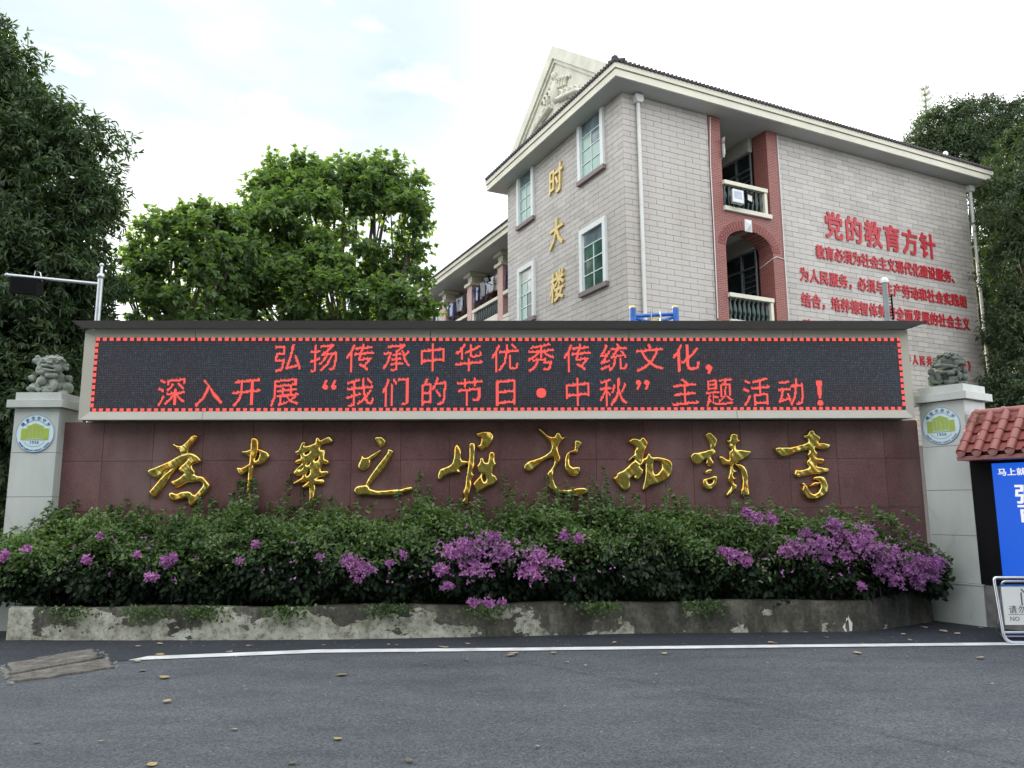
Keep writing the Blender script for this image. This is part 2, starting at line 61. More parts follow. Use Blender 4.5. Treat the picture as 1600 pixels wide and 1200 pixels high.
LED1=[[-2.731,3.193],[-2.292,3.192],[-1.853,3.192],[-1.412,3.192],[-0.97,3.192],[-0.527,3.192],[-0.083,3.192],[0.362,3.192],[0.808,3.192],[1.256,3.191],[1.704,3.191],[2.154,3.191]]
LED2=[[-4.105,2.762],[-3.663,2.761],[-3.212,2.761],[-2.752,2.76],[-2.214,2.759],[-1.845,2.759],[-1.412,2.758],[-0.956,2.757],[-0.514,2.757],[-0.078,2.756],[0.358,2.755],[0.803,2.755],[1.242,2.754],[1.603,2.754],[2.122,2.753],[2.548,2.752],[3.007,2.751],[3.435,2.751],[3.793,2.75]]

# ------------------------------------------------------------------ helpers
def tag(o, label=None, cat=None, group=None, kind=None):
    if label: o['label'] = label
    if cat: o['category'] = cat
    if group: o['group'] = group
    if kind: o['kind'] = kind
    return o

def empty(name, loc=(0, 0, 0), rz=0.0):
    o = bpy.data.objects.new(name, None); col.objects.link(o); o.location = loc; o.rotation_euler = (0, 0, rz); o.empty_display_size = .1
    return o

def link(name, me, parent=None, loc=None):
    o = bpy.data.objects.new(name, me); col.objects.link(o)
    if parent: o.parent = parent
    if loc is not None: o.location = loc
    return o

class MB:
    def __init__(s): s.v = []; s.f = []; s.m = []; s.sm = []
    def add(s, vs_, fs, mi=0, smooth=False):
        b = len(s.v); s.v += [tuple(p) for p in vs_]; s.f += [tuple(b + i for i in f) for f in fs]
        s.m += [mi] * len(fs); s.sm += [smooth] * len(fs); return s
    def box(s, x0, x1, y0, y1, z0, z1, mi=0):
        return s.add([(x0, y0, z0), (x1, y0, z0), (x1, y1, z0), (x0, y1, z0), (x0, y0, z1), (x1, y0, z1), (x1, y1, z1), (x0, y1, z1)],
                     [(0, 3, 2, 1), (4, 5, 6, 7), (0, 1, 5, 4), (1, 2, 6, 5), (2, 3, 7, 6), (3, 0, 4, 7)], mi)
    def prism(s, pts, a, b, axis='y', mi=0):
        """2D polygon pts extruded from a to b along axis. y: pts=(x,z); x: pts=(y,z); z: pts=(x,y)"""
        mk = {'y': lambda p, t: (p[0], t, p[1]), 'x': lambda p, t: (t, p[0], p[1]), 'z': lambda p, t: (p[0], p[1], t)}[axis]
        n = len(pts)
        vv = [mk(p, a) for p in pts] + [mk(p, b) for p in pts]
        ff = [tuple(range(n)), tuple(range(2 * n - 1, n - 1, -1))] + [(i, n + i, n + (i + 1) % n, (i + 1) % n) for i in range(n)]
        return s.add(vv, ff, mi)
    def tube(s, pts, r, n=8, mi=0, caps=True, smooth=True):
        pts = [Vector(p) for p in pts]; m = len(pts); rs = r if isinstance(r, (list, tuple)) else [r] * m
        vv = []; prev = None
        for i, p in enumerate(pts):
            d = (pts[min(i + 1, m - 1)] - pts[max(i - 1, 0)]).normalized()
            a = prev if prev is not None else (Vector((0, 0, 1)) if abs(d.z) < .9 else Vector((1, 0, 0)))
            x = (a - d * a.dot(d)).normalized(); prev = x; y = d.cross(x)
            for k in range(n):
                t = 2 * math.pi * k / n; vv.append(p + (x * math.cos(t) + y * math.sin(t)) * rs[i])
        ff = [(i * n + k, i * n + (k + 1) % n, (i + 1) * n + (k + 1) % n, (i + 1) * n + k) for i in range(m - 1) for k in range(n)]
        s.add(vv, ff, mi, smooth)
        if caps:
            s.add(vv[:n], [tuple(range(n - 1, -1, -1))], mi); s.add(vv[-n:], [tuple(range(n))], mi)
        return s
    def lathe(s, prof, c=(0, 0, 0), n=12, mi=0, smooth=True):
        vv = [(c[0] + r * math.cos(2 * math.pi * k / n), c[1] + r * math.sin(2 * math.pi * k / n), c[2] + z) for r, z in prof for k in range(n)]
        ff = [(i * n + k, i * n + (k + 1) % n, (i + 1) * n + (k + 1) % n, (i + 1) * n + k) for i in range(len(prof) - 1) for k in range(n)]
        s.add(vv, ff, mi, smooth)
        s.add(vv[:n], [tuple(range(n - 1, -1, -1))], mi); s.add(vv[-n:], [tuple(range(n))], mi)
        return s
    def ell(s, c, r, n=10, m=7, mi=0, rot=None):
        vv = []
        for j in range(m + 1):
            ph = math.pi * j / m
            for k in range(n):
                t = 2 * math.pi * k / n
                q = Vector((r[0] * math.sin(ph) * math.cos(t), r[1] * math.sin(ph) * math.sin(t), r[2] * math.cos(ph)))
                if rot: q = rot @ q
                vv.append(q + Vector(c))
        ff = [(j * n + k, (j + 1) * n + k, (j + 1) * n + (k + 1) % n, j * n + (k + 1) % n) for j in range(m) for k in range(n)]
        return s.add(vv, ff, mi, True)
    def mesh(s, name, mats):
        me = bpy.data.meshes.new(name); me.from_pydata(s.v, [], s.f)
        for m in (mats if isinstance(mats, (list, tuple)) else [mats]): me.materials.append(m)
        me.polygons.foreach_set('material_index', s.m); me.polygons.foreach_set('use_smooth', s.sm); me.update()
        return me
    def build(s, name, mats, parent=None, bevel=0.0, **k):
        o = link(name, s.mesh(name, mats), parent)
        if bevel:
            b = o.modifiers.new('bevel', 'BEVEL'); b.width = bevel; b.segments = 2; b.limit_method = 'ANGLE'
        return o

def box(name, mats, parent, x0, x1, y0, y1, z0, z1, bevel=0.0):
    return MB().box(x0, x1, y0, y1, z0, z1).build(name, mats, parent, bevel)

def tri_mesh(name, V_, T_, mats, smooth=False):
    """fast mesh from numpy vertex and face arrays (faces all of one length)"""
    me = bpy.data.meshes.new(name); V_ = np.asarray(V_, np.float32); T_ = np.asarray(T_, np.int32)
    k = T_.shape[1]
    me.vertices.add(len(V_)); me.vertices.foreach_set('co', V_.ravel())
    me.loops.add(T_.size); me.loops.foreach_set('vertex_index', T_.ravel())
    me.polygons.add(len(T_)); me.polygons.foreach_set('loop_start', np.arange(0, T_.size, k, dtype=np.int32))
    me.polygons.foreach_set('loop_total', np.full(len(T_), k, np.int32))
    me.polygons.foreach_set('use_smooth', np.full(len(T_), smooth))
    for m in (mats if isinstance(mats, (list, tuple)) else [mats]): me.materials.append(m)
    me.update(); me.validate(); return me

# ------------------------------------------------------------------ materials
def node_mat(name):
    m = bpy.data.materials.new(name); m.use_nodes = True; n = m.node_tree.nodes; l = m.node_tree.links
    return m, n, l, n['Principled BSDF']

def noise(n, l, scale, detail=4, rough=.55, coord='Object', vec=None, stretch=None):
    t = n.new('ShaderNodeTexNoise'); t.inputs['Scale'].default_value = scale; t.inputs['Detail'].default_value = detail; t.inputs['Roughness'].default_value = rough
    c = n.new('ShaderNodeTexCoord'); o = c.outputs[coord]
    if stretch:
        mp_ = n.new('ShaderNodeMapping'); mp_.inputs['Scale'].default_value = stretch; l.new(o, mp_.inputs[0]); o = mp_.outputs[0]
    l.new(o, t.inputs['Vector']); return t.outputs['Fac']

def ramp(n, l, fac, stops):
    r = n.new('ShaderNodeValToRGB'); e = r.color_ramp.elements
    while len(e) < len(stops): e.new(.5)
    for i, (p, c) in enumerate(stops):
        e[i].position = p; e[i].color = (*c, 1) if len(c) == 3 else c
    l.new(fac, r.inputs[0]); return r.outputs[0]

def mixc(n, l, a, b, fac, mode='MIX'):
    m = n.new('ShaderNodeMixRGB'); m.blend_type = mode
    for i, v in (('Fac', fac), ('Color1', a), ('Color2', b)):
        if hasattr(v, 'is_linked'): l.new(v, m.inputs[i])
        elif isinstance(v, (int, float)): m.inputs[i].default_value = v
        else: m.inputs[i].default_value = (*v, 1)
    return m.outputs[0]

def bump(n, l, b, h, strength=.3, dist=.01):
    q = n.new('ShaderNodeBump'); q.inputs['Strength'].default_value = strength; q.inputs['Distance'].default_value = dist
    l.new(h, q.inputs['Height']); l.new(q.outputs[0], b.inputs['Normal'])

def mat(name, c, rough=.7, metal=0.0, var=.12, scale=6, bmp=.15, bscale=60, bdist=.004, spec=None, coord='Object'):
    m, n, l, b = node_mat(name)
    lo = tuple(v * (1 - var) for v in c); hi = tuple(min(1, v * (1 + var)) for v in c)
    cc = ramp(n, l, noise(n, l, scale, 5, coord=coord), [(.3, lo), (.7, hi)])
    l.new(cc, b.inputs['Base Color']); b.inputs['Roughness'].default_value = rough; b.inputs['Metallic'].default_value = metal
    if spec is not None: b.inputs['Specular IOR Level'].default_value = spec
    if bmp: bump(n, l, b, noise(n, l, bscale, 3, coord=coord), bmp, bdist)
    return m

def emit(name, c, s, base=(0.02, 0.02, 0.02)):
    m, n, l, b = node_mat(name); b.inputs['Base Color'].default_value = (*base, 1); b.inputs['Emission Color'].default_value = (*c, 1)
    b.inputs['Emission Strength'].default_value = s; b.inputs['Roughness'].default_value = .5; return m

def leafmat(name, cols, trans=.3, rough=.45, tcol=None, spec=.4):
    m, n, l, b = node_mat(name); g = n.new('ShaderNodeNewGeometry')
    k = len(cols) - 1
    cc = ramp(n, l, g.outputs['Random Per Island'], [(i / k, c) for i, c in enumerate(cols)])
    big = ramp(n, l, noise(n, l, 1.1, 3), [(.35, (.72, .76, .7)), (.65, (1.12, 1.1, 1.0))])
    cc = mixc(n, l, cc, big, 1.0, 'MULTIPLY')
    l.new(cc, b.inputs['Base Color']); b.inputs['Roughness'].default_value = rough; b.inputs['Specular IOR Level'].default_value = spec
    t = n.new('ShaderNodeBsdfTranslucent'); tc_ = mixc(n, l, cc, tcol or (1.5, 1.7, .55), 1.0, 'MULTIPLY'); l.new(tc_, t.inputs[0])
    mxs = n.new('ShaderNodeMixShader'); mxs.inputs[0].default_value = trans
    o = n['Material Output']; l.new(b.outputs[0], mxs.inputs[1]); l.new(t.outputs[0], mxs.inputs[2]); l.new(mxs.outputs[0], o.inputs[0])
    return m

def tile_mat():
    m, n, l, b = node_mat('wall tile'); g = n.new('ShaderNodeNewGeometry')
    c1 = ramp(n, l, g.outputs['Random Per Island'], [(0, (.42, .395, .37)), (.5, (.475, .445, .42)), (1, (.52, .49, .46))])
    st_ = ramp(n, l, noise(n, l, .5, 6, .6, stretch=(1, 1, .35)), [(.3, (.80, .79, .77)), (.5, (.97, .97, .96)), (.7, (1.03, 1.03, 1.03))])
    sp = ramp(n, l, noise(n, l, 90, 2), [(.35, (.88, .88, .88)), (.6, (1, 1, 1))])
    l.new(mixc(n, l, mixc(n, l, c1, st_, 1, 'MULTIPLY'), sp, 1, 'MULTIPLY'), b.inputs['Base Color']); b.inputs['Roughness'].default_value = .55
    bump(n, l, b, noise(n, l, 40, 3), .2, .003); return m

def brick_mat(name='red brick', c1=(.19, .036, .032), c2=(.25, .055, .045), mortar=(.30, .24, .21)):
    m, n, l, b = node_mat(name); c = n.new('ShaderNodeTexCoord')
    sx = n.new('ShaderNodeSeparateXYZ'); l.new(c.outputs['Object'], sx.inputs[0])
    ad = n.new('ShaderNodeMath'); ad.operation = 'ADD'; l.new(sx.outputs[0], ad.inputs[0]); l.new(sx.outputs[1], ad.inputs[1])
    cb = n.new('ShaderNodeCombineXYZ'); l.new(ad.outputs[0], cb.inputs[0]); l.new(sx.outputs[2], cb.inputs[1])
    t = n.new('ShaderNodeTexBrick'); l.new(cb.outputs[0], t.inputs['Vector']); t.inputs['Scale'].default_value = 1
    t.inputs['Brick Width'].default_value = .17; t.inputs['Row Height'].default_value = .052; t.inputs['Mortar Size'].default_value = .005
    t.inputs['Color1'].default_value = (*c1, 1); t.inputs['Color2'].default_value = (*c2, 1); t.inputs['Mortar'].default_value = (*mortar, 1)
    l.new(t.outputs['Color'], b.inputs['Base Color']); b.inputs['Roughness'].default_value = .6
    bump(n, l, b, t.outputs['Fac'], -.3, .004); return m

def granite_mat():
    m, n, l, b = node_mat('maroon granite'); g = n.new('ShaderNodeObjectInfo')
    base = ramp(n, l, g.outputs['Random'], [(0, (.110, .050, .052)), (1, (.140, .066, .068))])
    base = mixc(n, l, base, ramp(n, l, noise(n, l, 2.4, 7, .65), [(.3, (.80, .78, .80)), (.5, (1, 1, 1)), (.7, (1.3, 1.24, 1.26))]), 1, 'MULTIPLY')
    v = n.new('ShaderNodeTexVoronoi'); v.inputs['Scale'].default_value = 210; c = n.new('ShaderNodeTexCoord'); l.new(c.outputs['Object'], v.inputs['Vector'])
    sp = ramp(n, l, v.outputs['Color'], [(.2, (.55, .52, .52)), (.5, (1, 1, 1)), (.85, (1.55, 1.5, 1.5))])
    cc = mixc(n, l, base, sp, 1, 'MULTIPLY')
    wear = ramp(n, l, noise(n, l, 1.3, 7, .6, stretch=(1.3, 1, .55)), [(.47, (0, 0, 0)), (.72, (.6, .6, .6))])
    cc = mixc(n, l, cc, (.20, .135, .13), wear)
    l.new(cc, b.inputs['Base Color']); b.inputs['Roughness'].default_value = .42
    rr = ramp(n, l, noise(n, l, 3, 5), [(.3, (.34, .34, .34)), (.7, (.6, .6, .6))]); l.new(rr, b.inputs['Roughness'])
    return m

def marble_mat():
    m, n, l, b = node_mat('white marble')
    wv = n.new('ShaderNodeTexWave'); wv.inputs['Scale'].default_value = .8; wv.inputs['Distortion'].default_value = 14; wv.inputs['Detail'].default_value = 5; wv.inputs['Detail Scale'].default_value = 1.6
    c = n.new('ShaderNodeTexCoord'); l.new(c.outputs['Object'], wv.inputs['Vector'])
    ve = ramp(n, l, wv.outputs['Fac'], [(0, (.43, .46, .455)), (.010, (.49, .525, .52)), (.08, (.515, .55, .545)), (1, (.54, .565, .56))])
    d = ramp(n, l, noise(n, l, 2.0, 6, .6, stretch=(1, 1, .3)), [(.35, (.82, .84, .82)), (.6, (1, 1, 1))])
    vm_ = ramp(n, l, noise(n, l, 2.6, 3), [(.46, (0, 0, 0)), (.6, (.8, .8, .8))]); ve = mixc(n, l, (.53, .56, .55), ve, vm_)
    l.new(mixc(n, l, ve, d, 1, 'MULTIPLY'), b.inputs['Base Color']); b.inputs['Roughness'].default_value = .3; return m

def peeled_mat():
    """old planter render: dark cement where the whitewash has flaked away, whitewash with grime elsewhere"""
    m, n, l, b = node_mat('flaking planter render'); c = n.new('ShaderNodeTexCoord')
    sx = n.new('ShaderNodeSeparateXYZ'); l.new(c.outputs['Object'], sx.inputs[0])
    # where along the wall whitewash remains: full at the left, patches in the middle, bare on the right
    along = n.new('ShaderNodeMapRange'); along.inputs[1].default_value = -1.6; along.inputs[2].default_value = 4.6; along.inputs[3].default_value = .018; along.inputs[4].default_value = -.24
    l.new(sx.outputs[0], along.inputs[0])
    low = n.new('ShaderNodeMapRange'); low.inputs[1].default_value = .0; low.inputs[2].default_value = .34; low.inputs[3].default_value = .075; low.inputs[4].default_value = -.06
    l.new(sx.outputs[2], low.inputs[0])
    nz1 = noise(n, l, 2.3, 7, .62, stretch=(1, 1, 1.5))
    a1 = n.new('ShaderNodeMath'); l.new(nz1, a1.inputs[0]); l.new(along.outputs[0], a1.inputs[1])
    a2 = n.new('ShaderNodeMath'); l.new(a1.outputs[0], a2.inputs[0]); l.new(low.outputs[0], a2.inputs[1])
    mask = ramp(n, l, a2.outputs[0], [(.475, (0, 0, 0)), (.485, (1, 1, 1))])
    wash = ramp(n, l, noise(n, l, 5, 8, .7), [(.28, (.12, .115, .085)), (.46, (.38, .375, .31)), (.66, (.60, .61, .55))])
    grime = ramp(n, l, noise(n, l, 19, 7, .75), [(.38, (.18, .17, .13)), (.5, (1, 1, 1))])
    wash = mixc(n, l, wash, grime, .65, 'MULTIPLY')
    cem = ramp(n, l, noise(n, l, 3.2, 8, .65, stretch=(1, 1, .4)), [(.3, (.034, .033, .027)), (.48, (.075, .073, .060)), (.64, (.17, .166, .14))])
    cem = mixc(n, l, cem, ramp(n, l, noise(n, l, 24, 7, .75), [(.32, (.5, .5, .48)), (.5, (1, 1, 1)), (.7, (1.5, 1.5, 1.45))]), 1, 'MULTIPLY')
    l.new(mixc(n, l, cem, wash, mask), b.inputs['Base Color']); b.inputs['Roughness'].default_value = .9
    hh = n.new('ShaderNodeMath'); hh.operation = 'MULTIPLY_ADD'; l.new(mask, hh.inputs[0]); hh.inputs[1].default_value = .6; l.new(noise(n, l, 40, 5), hh.inputs[2])
    bump(n, l, b, hh.outputs[0], .7, .008); return m

def asphalt_mat(name, base, hi, warm=0):
    m, n, l, b = node_mat(name)
    big = ramp(n, l, noise(n, l, .45, 5), [(.3, tuple(v * .82 for v in base)), (.7, tuple(v * 1.16 for v in base))])
    v = n.new('ShaderNodeTexVoronoi'); v.inputs['Scale'].default_value = 85; c = n.new('ShaderNodeTexCoord'); l.new(c.outputs['Object'], v.inputs['Vector'])
    st_ = ramp(n, l, v.outputs['Color'], [(.15, (.55, .55, .57)), (.6, (1, 1, 1)), (.93, (1.3, 1.3, 1.3)), (.985, (hi, hi, hi))])
    fine = ramp(n, l, noise(n, l, 240, 2), [(.3, (.75, .75, .75)), (.7, (1.2, 1.2, 1.2))])
    wear = ramp(n, l, noise(n, l, 1.7, 6, .7, stretch=(.6, 1.6, 1)), [(.35, (.78, .80, .84)), (.5, (1, 1, 1)), (.68, (1.14, 1.15, 1.13))])
    cc = mixc(n, l, mixc(n, l, mixc(n, l, big, st_, 1, 'MULTIPLY'), fine, 1, 'MULTIPLY'), wear, 1, 'MULTIPLY')
    l.new(cc, b.inputs['Base Color']); b.inputs['Roughness'].default_value = .82; b.inputs['Specular IOR Level'].default_value = .3
    bump(n, l, b, v.outputs['Distance'], .7, .006); return m

def slab_mat():
    m, n, l, b = node_mat('worn concrete slab')
    a = ramp(n, l, noise(n, l, 7, 9, .75), [(.30, (.035, .033, .03)), (.45, (.10, .095, .085)), (.58, (.17, .16, .14)), (.72, (.26, .25, .22))])
    s_ = ramp(n, l, noise(n, l, 70, 4, .7), [(.3, (.5, .5, .5)), (.62, (1.15, 1.15, 1.15))])
    l.new(mixc(n, l, a, s_, 1, 'MULTIPLY'), b.inputs['Base Color']); b.inputs['Roughness'].default_value = .95; bump(n, l, b, noise(n, l, 30, 8, .7), .8, .006); return m

def gold_mat():
    m, n, l, b = node_mat('crinkled gold foil')
    cc = ramp(n, l, noise(n, l, 7, 5), [(.32, (.66, .52, .15)), (.5, (.80, .62, .19)), (.60, (.88, .46, .09)), (.72, (.70, .55, .17))])  # orange stop paints warm reflections into the gold's colour
    l.new(cc, b.inputs['Base Color']); b.inputs['Metallic'].default_value = 1; b.inputs['Roughness'].default_value = .25
    bump(n, l, b, noise(n, l, 6.5, 2, .4), .4, .03); return m

def led_mat():
    m, n, l, b = node_mat('dot matrix face'); c = n.new('ShaderNodeTexCoord')
    sx = n.new('ShaderNodeSeparateXYZ'); l.new(c.outputs['Object'], sx.inputs[0]); cb = n.new('ShaderNodeCombineXYZ'); l.new(sx.outputs[0], cb.inputs[0]); l.new(sx.outputs[2], cb.inputs[1])
    t = n.new('ShaderNodeTexBrick'); t.offset = 0; l.new(cb.outputs[0], t.inputs['Vector']); t.inputs['Scale'].default_value = 1
    t.inputs['Brick Width'].default_value = .0214; t.inputs['Row Height'].default_value = .0214; t.inputs['Mortar Size'].default_value = .0035
    t.inputs['Color1'].default_value = (.070, .078, .115, 1); t.inputs['Color2'].default_value = (.038, .044, .068, 1); t.inputs['Mortar'].default_value = (.008, .008, .014, 1)
    v = n.new('ShaderNodeTexVoronoi'); v.inputs['Scale'].default_value = 60; l.new(c.outputs['Object'], v.inputs['Vector'])
    sp = ramp(n, l, v.outputs['Color'], [(.2, (.7, .7, .7)), (.75, (1.05, 1.05, 1.05)), (.93, (1.9, 1.9, 1.9))])
    lg = ramp(n, l, noise(n, l, .6, 2), [(.35, (1.15, .85, .8)), (.65, (.75, 1.1, 1.15))])
    cc = mixc(n, l, mixc(n, l, t.outputs['Color'], sp, 1, 'MULTIPLY'), lg, 1, 'MULTIPLY')
    l.new(cc, b.inputs['Base Color']); b.inputs['Roughness'].default_value = .5; return m

M = {}
M['tile'] = tile_mat(); M['joint'] = mat('dark joint', (.155, .14, .13), .9)
M['cream'] = mat('cream paint', (.62, .60, .50), .6, var=.08, scale=1.5)
M['soffit'] = mat('grey soffit paint', (.50, .51, .49), .8, var=.06, scale=.8)
M['pedi'] = mat('weathered cream plaster', (.60, .59, .50), .8, var=.12, scale=2.2, bmp=.3, bscale=25)
M['winframe'] = mat('window surround', (.66, .69, .69), .5, var=.05)
M['alu'] = mat('pale window bar', (.55, .66, .64), .4, var=.04)
M['sill'] = mat('pink granite sill', (.20, .155, .155), .6, var=.3, scale=60)
M['brick'] = brick_mat(); M['brickl'] = brick_mat('pink brick', (.42, .22, .19), (.48, .26, .22), (.62, .55, .50))
M['archb'] = mat('arch brick', (.20, .045, .04), .6, var=.2, scale=20)
M['pipe'] = mat('pipe plastic', (.60, .61, .59), .45, var=.06, scale=2)
M['rooft'] = mat('dark roof tile', (.07, .06, .065), .7, var=.3, scale=8)
M['dark'] = mat('dark interior', (.03, .035, .04), .9)
M['inner'] = mat('interior paint', (.38, .37, .33), .85)
M['green'] = mat('green glazed balusters', (.012, .035, .03), .18, var=.3, bmp=0)
M['redtext'] = mat('red sign letters', (.42, .018, .03), .45, var=.08, bmp=0)
M['goldtext'] = mat('matt gold letters', (.62, .48, .20), .4, .45, var=.1, bmp=.1)
M['granite'] = granite_mat(); M['marble'] = marble_mat(); M['peel'] = peeled_mat()
M['joint2'] = mat('granite joint', (.11, .075, .075), .9)
M['frame'] = mat('painted steel frame', (.47, .455, .40), .38, var=.07, scale=1.2, bmp=.05)
M['hood'] = mat('brown steel hood', (.022, .018, .019), .45, var=.15)
M['hoodun'] = mat('grey hood underside', (.22, .23, .22), .5)
M['led'] = led_mat(); M['ledred'] = emit('red diode light', (1.0, .105, .085), .64)
M['ledcore'] = emit('diode core', (1, .2, .17), 1.1)
M['gold'] = gold_mat(); M['steel'] = mat('letter return steel', (.55, .52, .42), .3, .9, bmp=0)
M['chrome'] = mat('chrome tube', (.66, .68, .72), .30, 1, bmp=0, var=.03)
M['galv'] = mat('galvanised steel', (.42, .45, .47), .35, .85, bmp=.05)
M['postg'] = mat('grey post paint', (.22, .245, .25), .5, .3)
M['black'] = mat('black cabinet', (.006, .006, .008), .6, bmp=0, spec=.12)
M['conc'] = mat('rough concrete', (.17, .17, .165), .9, var=.35, scale=9, bmp=.6, bscale=30)
M['slab'] = slab_mat()
M['terra'] = mat('glazed terracotta', (.27, .085, .075), .33, var=.22, scale=7, bmp=.15, bscale=30)
M['terrad'] = mat('dark terracotta bed', (.10, .03, .03), .8)  # darker terracotta for the roof bed under the tiles
M['stone'] = mat('grey carved stone', (.235, .265, .235), .85, var=.28, scale=14, bmp=.5, bscale=45, bdist=.006)
M['stoned'] = mat('dark carved stone', (.115, .135, .12), .85, var=.3, scale=9, bmp=.5, bscale=45, bdist=.006)
M['blue'] = mat('blue painted steel', (.02, .13, .50), .4, var=.3, scale=9)
M['yellow'] = mat('yellow paint', (.62, .48, .13), .5)
M['asph'] = asphalt_mat('worn asphalt', (.088, .098, .109), 2.8)
M['asphd'] = asphalt_mat('fresh asphalt', (.036, .041, .052), 3.0)
M['paint'] = mat('road paint', (.60, .62, .63), .6, var=.22, scale=4, bmp=.3)
M['crack'] = mat('asphalt crack', (.022, .023, .025), 1)
M['badge'] = mat('badge white', (.60, .74, .80), .3, var=.02, bmp=0)
M['badgeb'] = mat('badge blue', (.02, .12, .36), .4, var=.02, bmp=0)
M['badgeg'] = mat('badge lime', (.34, .46, .06), .4, var=.05, bmp=0)
M['white'] = mat('white paint', (.82, .84, .85), .35, var=.03, bmp=0)
M['ink'] = mat('grey print', (.10, .10, .11), .5, bmp=0)
M['screen'] = emit('blue screen light', (.0, .115, .80), .50, base=(.004, .006, .01))
M['scrtext'] = emit('screen lettering', (.95, .95, 1), .55)
M['bark'] = mat('bark', (.10, .085, .07), .95, var=.3, scale=8, bmp=.8, bscale=20, bdist=.02)
M['soil'] = mat('soil', (.03, .024, .018), 1)
M['lf_mango'] = leafmat('mango leaf', [(.030, .055, .030), (.040, .075, .036), (.055, .095, .042), (.075, .115, .05)], .22)
M['lf_big'] = leafmat('broad leaf', [(.078, .135, .075), (.105, .175, .088), (.135, .215, .105), (.175, .255, .11)], .5, tcol=(1.75, 1.8, .55))
M['lf_fig'] = leafmat('fig leaf', [(.038, .062, .038), (.055, .09, .045), (.075, .115, .058)], .22)
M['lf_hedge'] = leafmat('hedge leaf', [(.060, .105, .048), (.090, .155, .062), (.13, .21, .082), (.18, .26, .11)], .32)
M['lf_shade'] = leafmat('shade-darkened leaf', [(.011, .022, .013), (.017, .033, .018), (.026, .050, .026)], .12, rough=.55, spec=.25)  # larger lower leaves, their green darkened to paint in the hedge's shade
M['lf_con_haze'] = leafmat('haze-paled needles', [(.45, .50, .48), (.55, .58, .56)], .6, tcol=(1, 1, 1))  # needles paled so distant haze sits in their colour
M['bract'] = leafmat('magenta bract', [(.34, .11, .38), (.46, .17, .50), (.58, .30, .60), (.42, .13, .46), (.50, .26, .46)], .35, tcol=(1.2, 1, 1.2))
M['dry'] = leafmat('dry leaf', [(.30, .22, .12), (.22, .17, .12)], .2)
M['lfy'] = mat('yellow dead leaf', (.36, .27, .11), .6, var=.25, scale=30)
M['lft'] = mat('tan dead leaf', (.36, .28, .20), .7, var=.25, scale=30)
M['lfb'] = mat('brown dead leaf', (.12, .10, .07), .7, var=.25, scale=30)
for k_, c_ in dict(navy=(.03, .04, .12), whitec=(.62, .62, .62), grey=(.28, .28, .30), black=(.02, .02, .025), pale=(.45, .48, .55), pink=(.5, .32, .34)).items():
    M['c_' + k_] = mat(k_ + ' cloth', c_, .9, var=.12, bmp=.1)
glassg, n_, l_, b_ = node_mat('curtained green glass'); b_.inputs['Base Color'].default_value = (.26, .40, .34, 1); b_.inputs['Roughness'].default_value = .12; M['glassl'] = glassg
for nm, cc_ in (('glassd', (.035, .085, .07)), ('glasst', (.13, .17, .19)), ('glassk', (.012, .018, .022)), ('glassp', (.42, .44, .40))):
    g_, n_, l_, b_ = node_mat(nm + ' pane'); l_.new(ramp(n_, l_, noise(n_, l_, 2.3, 4), [(.35, tuple(v * .6 for v in cc_)), (.7, tuple(v * 1.5 for v in cc_))]), b_.inputs['Base Color']); b_.inputs['Roughness'].default_value = .08; M[nm] = g_

# ------------------------------------------------------------------ text
_tc = {}
def glyph(ch, bold=0.0):
    """flat triangles of one character, unit em, as numpy verts and faces"""
    if (ch, bold) in _tc: return _tc[(ch, bold)]
    c = bpy.data.curves.new('glyph', 'FONT'); c.body = ch; c.size = 1; c.offset = bold; c.resolution_u = 2
    o = bpy.data.objects.new('glyph', c); col.objects.link(o)
    me = bpy.data.meshes.new_from_object(o.evaluated_get(bpy.context.evaluated_depsgraph_get()))
    v = np.array([p.co[:2] for p in me.vertices]); f = [tuple(p.vertices) for p in me.polygons]
    bpy.data.objects.remove(o); bpy.data.curves.remove(c); bpy.data.meshes.remove(me)
    _tc[(ch, bold)] = (v, f); return v, f

def char_mesh(name, ch, size, m, depth=.01, bold=0.0, wide=1.0, shear=0.0, full=True):
    """solid character facing -y, centred on the em box"""
    v, f = glyph(ch)
    if bold:                                    # heavier weight: the glyph struck five times, each a hair deeper
        g0 = v; n0 = len(v); k_ = 0; VV_ = []; FF_ = []
        for dx, dz in ((0, 0), (1, .6), (-1, -.6), (.7, -.8), (-.7, .8)):
            VV_.append(g0 + np.array([dx, dz]) * bold * .62); FF_ += [tuple(i + k_ * n0 for i in q) for q in f]; k_ += 1
        v = np.concatenate(VV_); f = FF_; dep_ = np.repeat(np.arange(5) * .0006, n0)
    else: dep_ = np.zeros(len(v))
    x = (v[:, 0] - (.5 if full else (v[:, 0].min() + v[:, 0].max()) / 2)) * size * wide; z = (v[:, 1] - (.37 if full else .36)) * size + shear * x
    n = len(v); vv = [(x[i], -depth - dep_[i], z[i]) for i in range(n)] + [(x[i], 0, z[i]) for i in range(n)]
    ed = {}
    for q in f:
        for a, b in zip(q, q[1:] + q[:1]): ed[(a, b)] = 1
    ff = [q for q in f] + [(b, a, a + n, b + n) for (a, b) in ed if (b, a) not in ed]
    me = bpy.data.meshes.new(name); me.from_pydata(vv, [], ff); me.materials.append(m); me.update(); return me

# ------------------------------------------------------------------ leaves
def unit(a): return a / np.maximum(np.linalg.norm(a, axis=-1, keepdims=True), 1e-9)

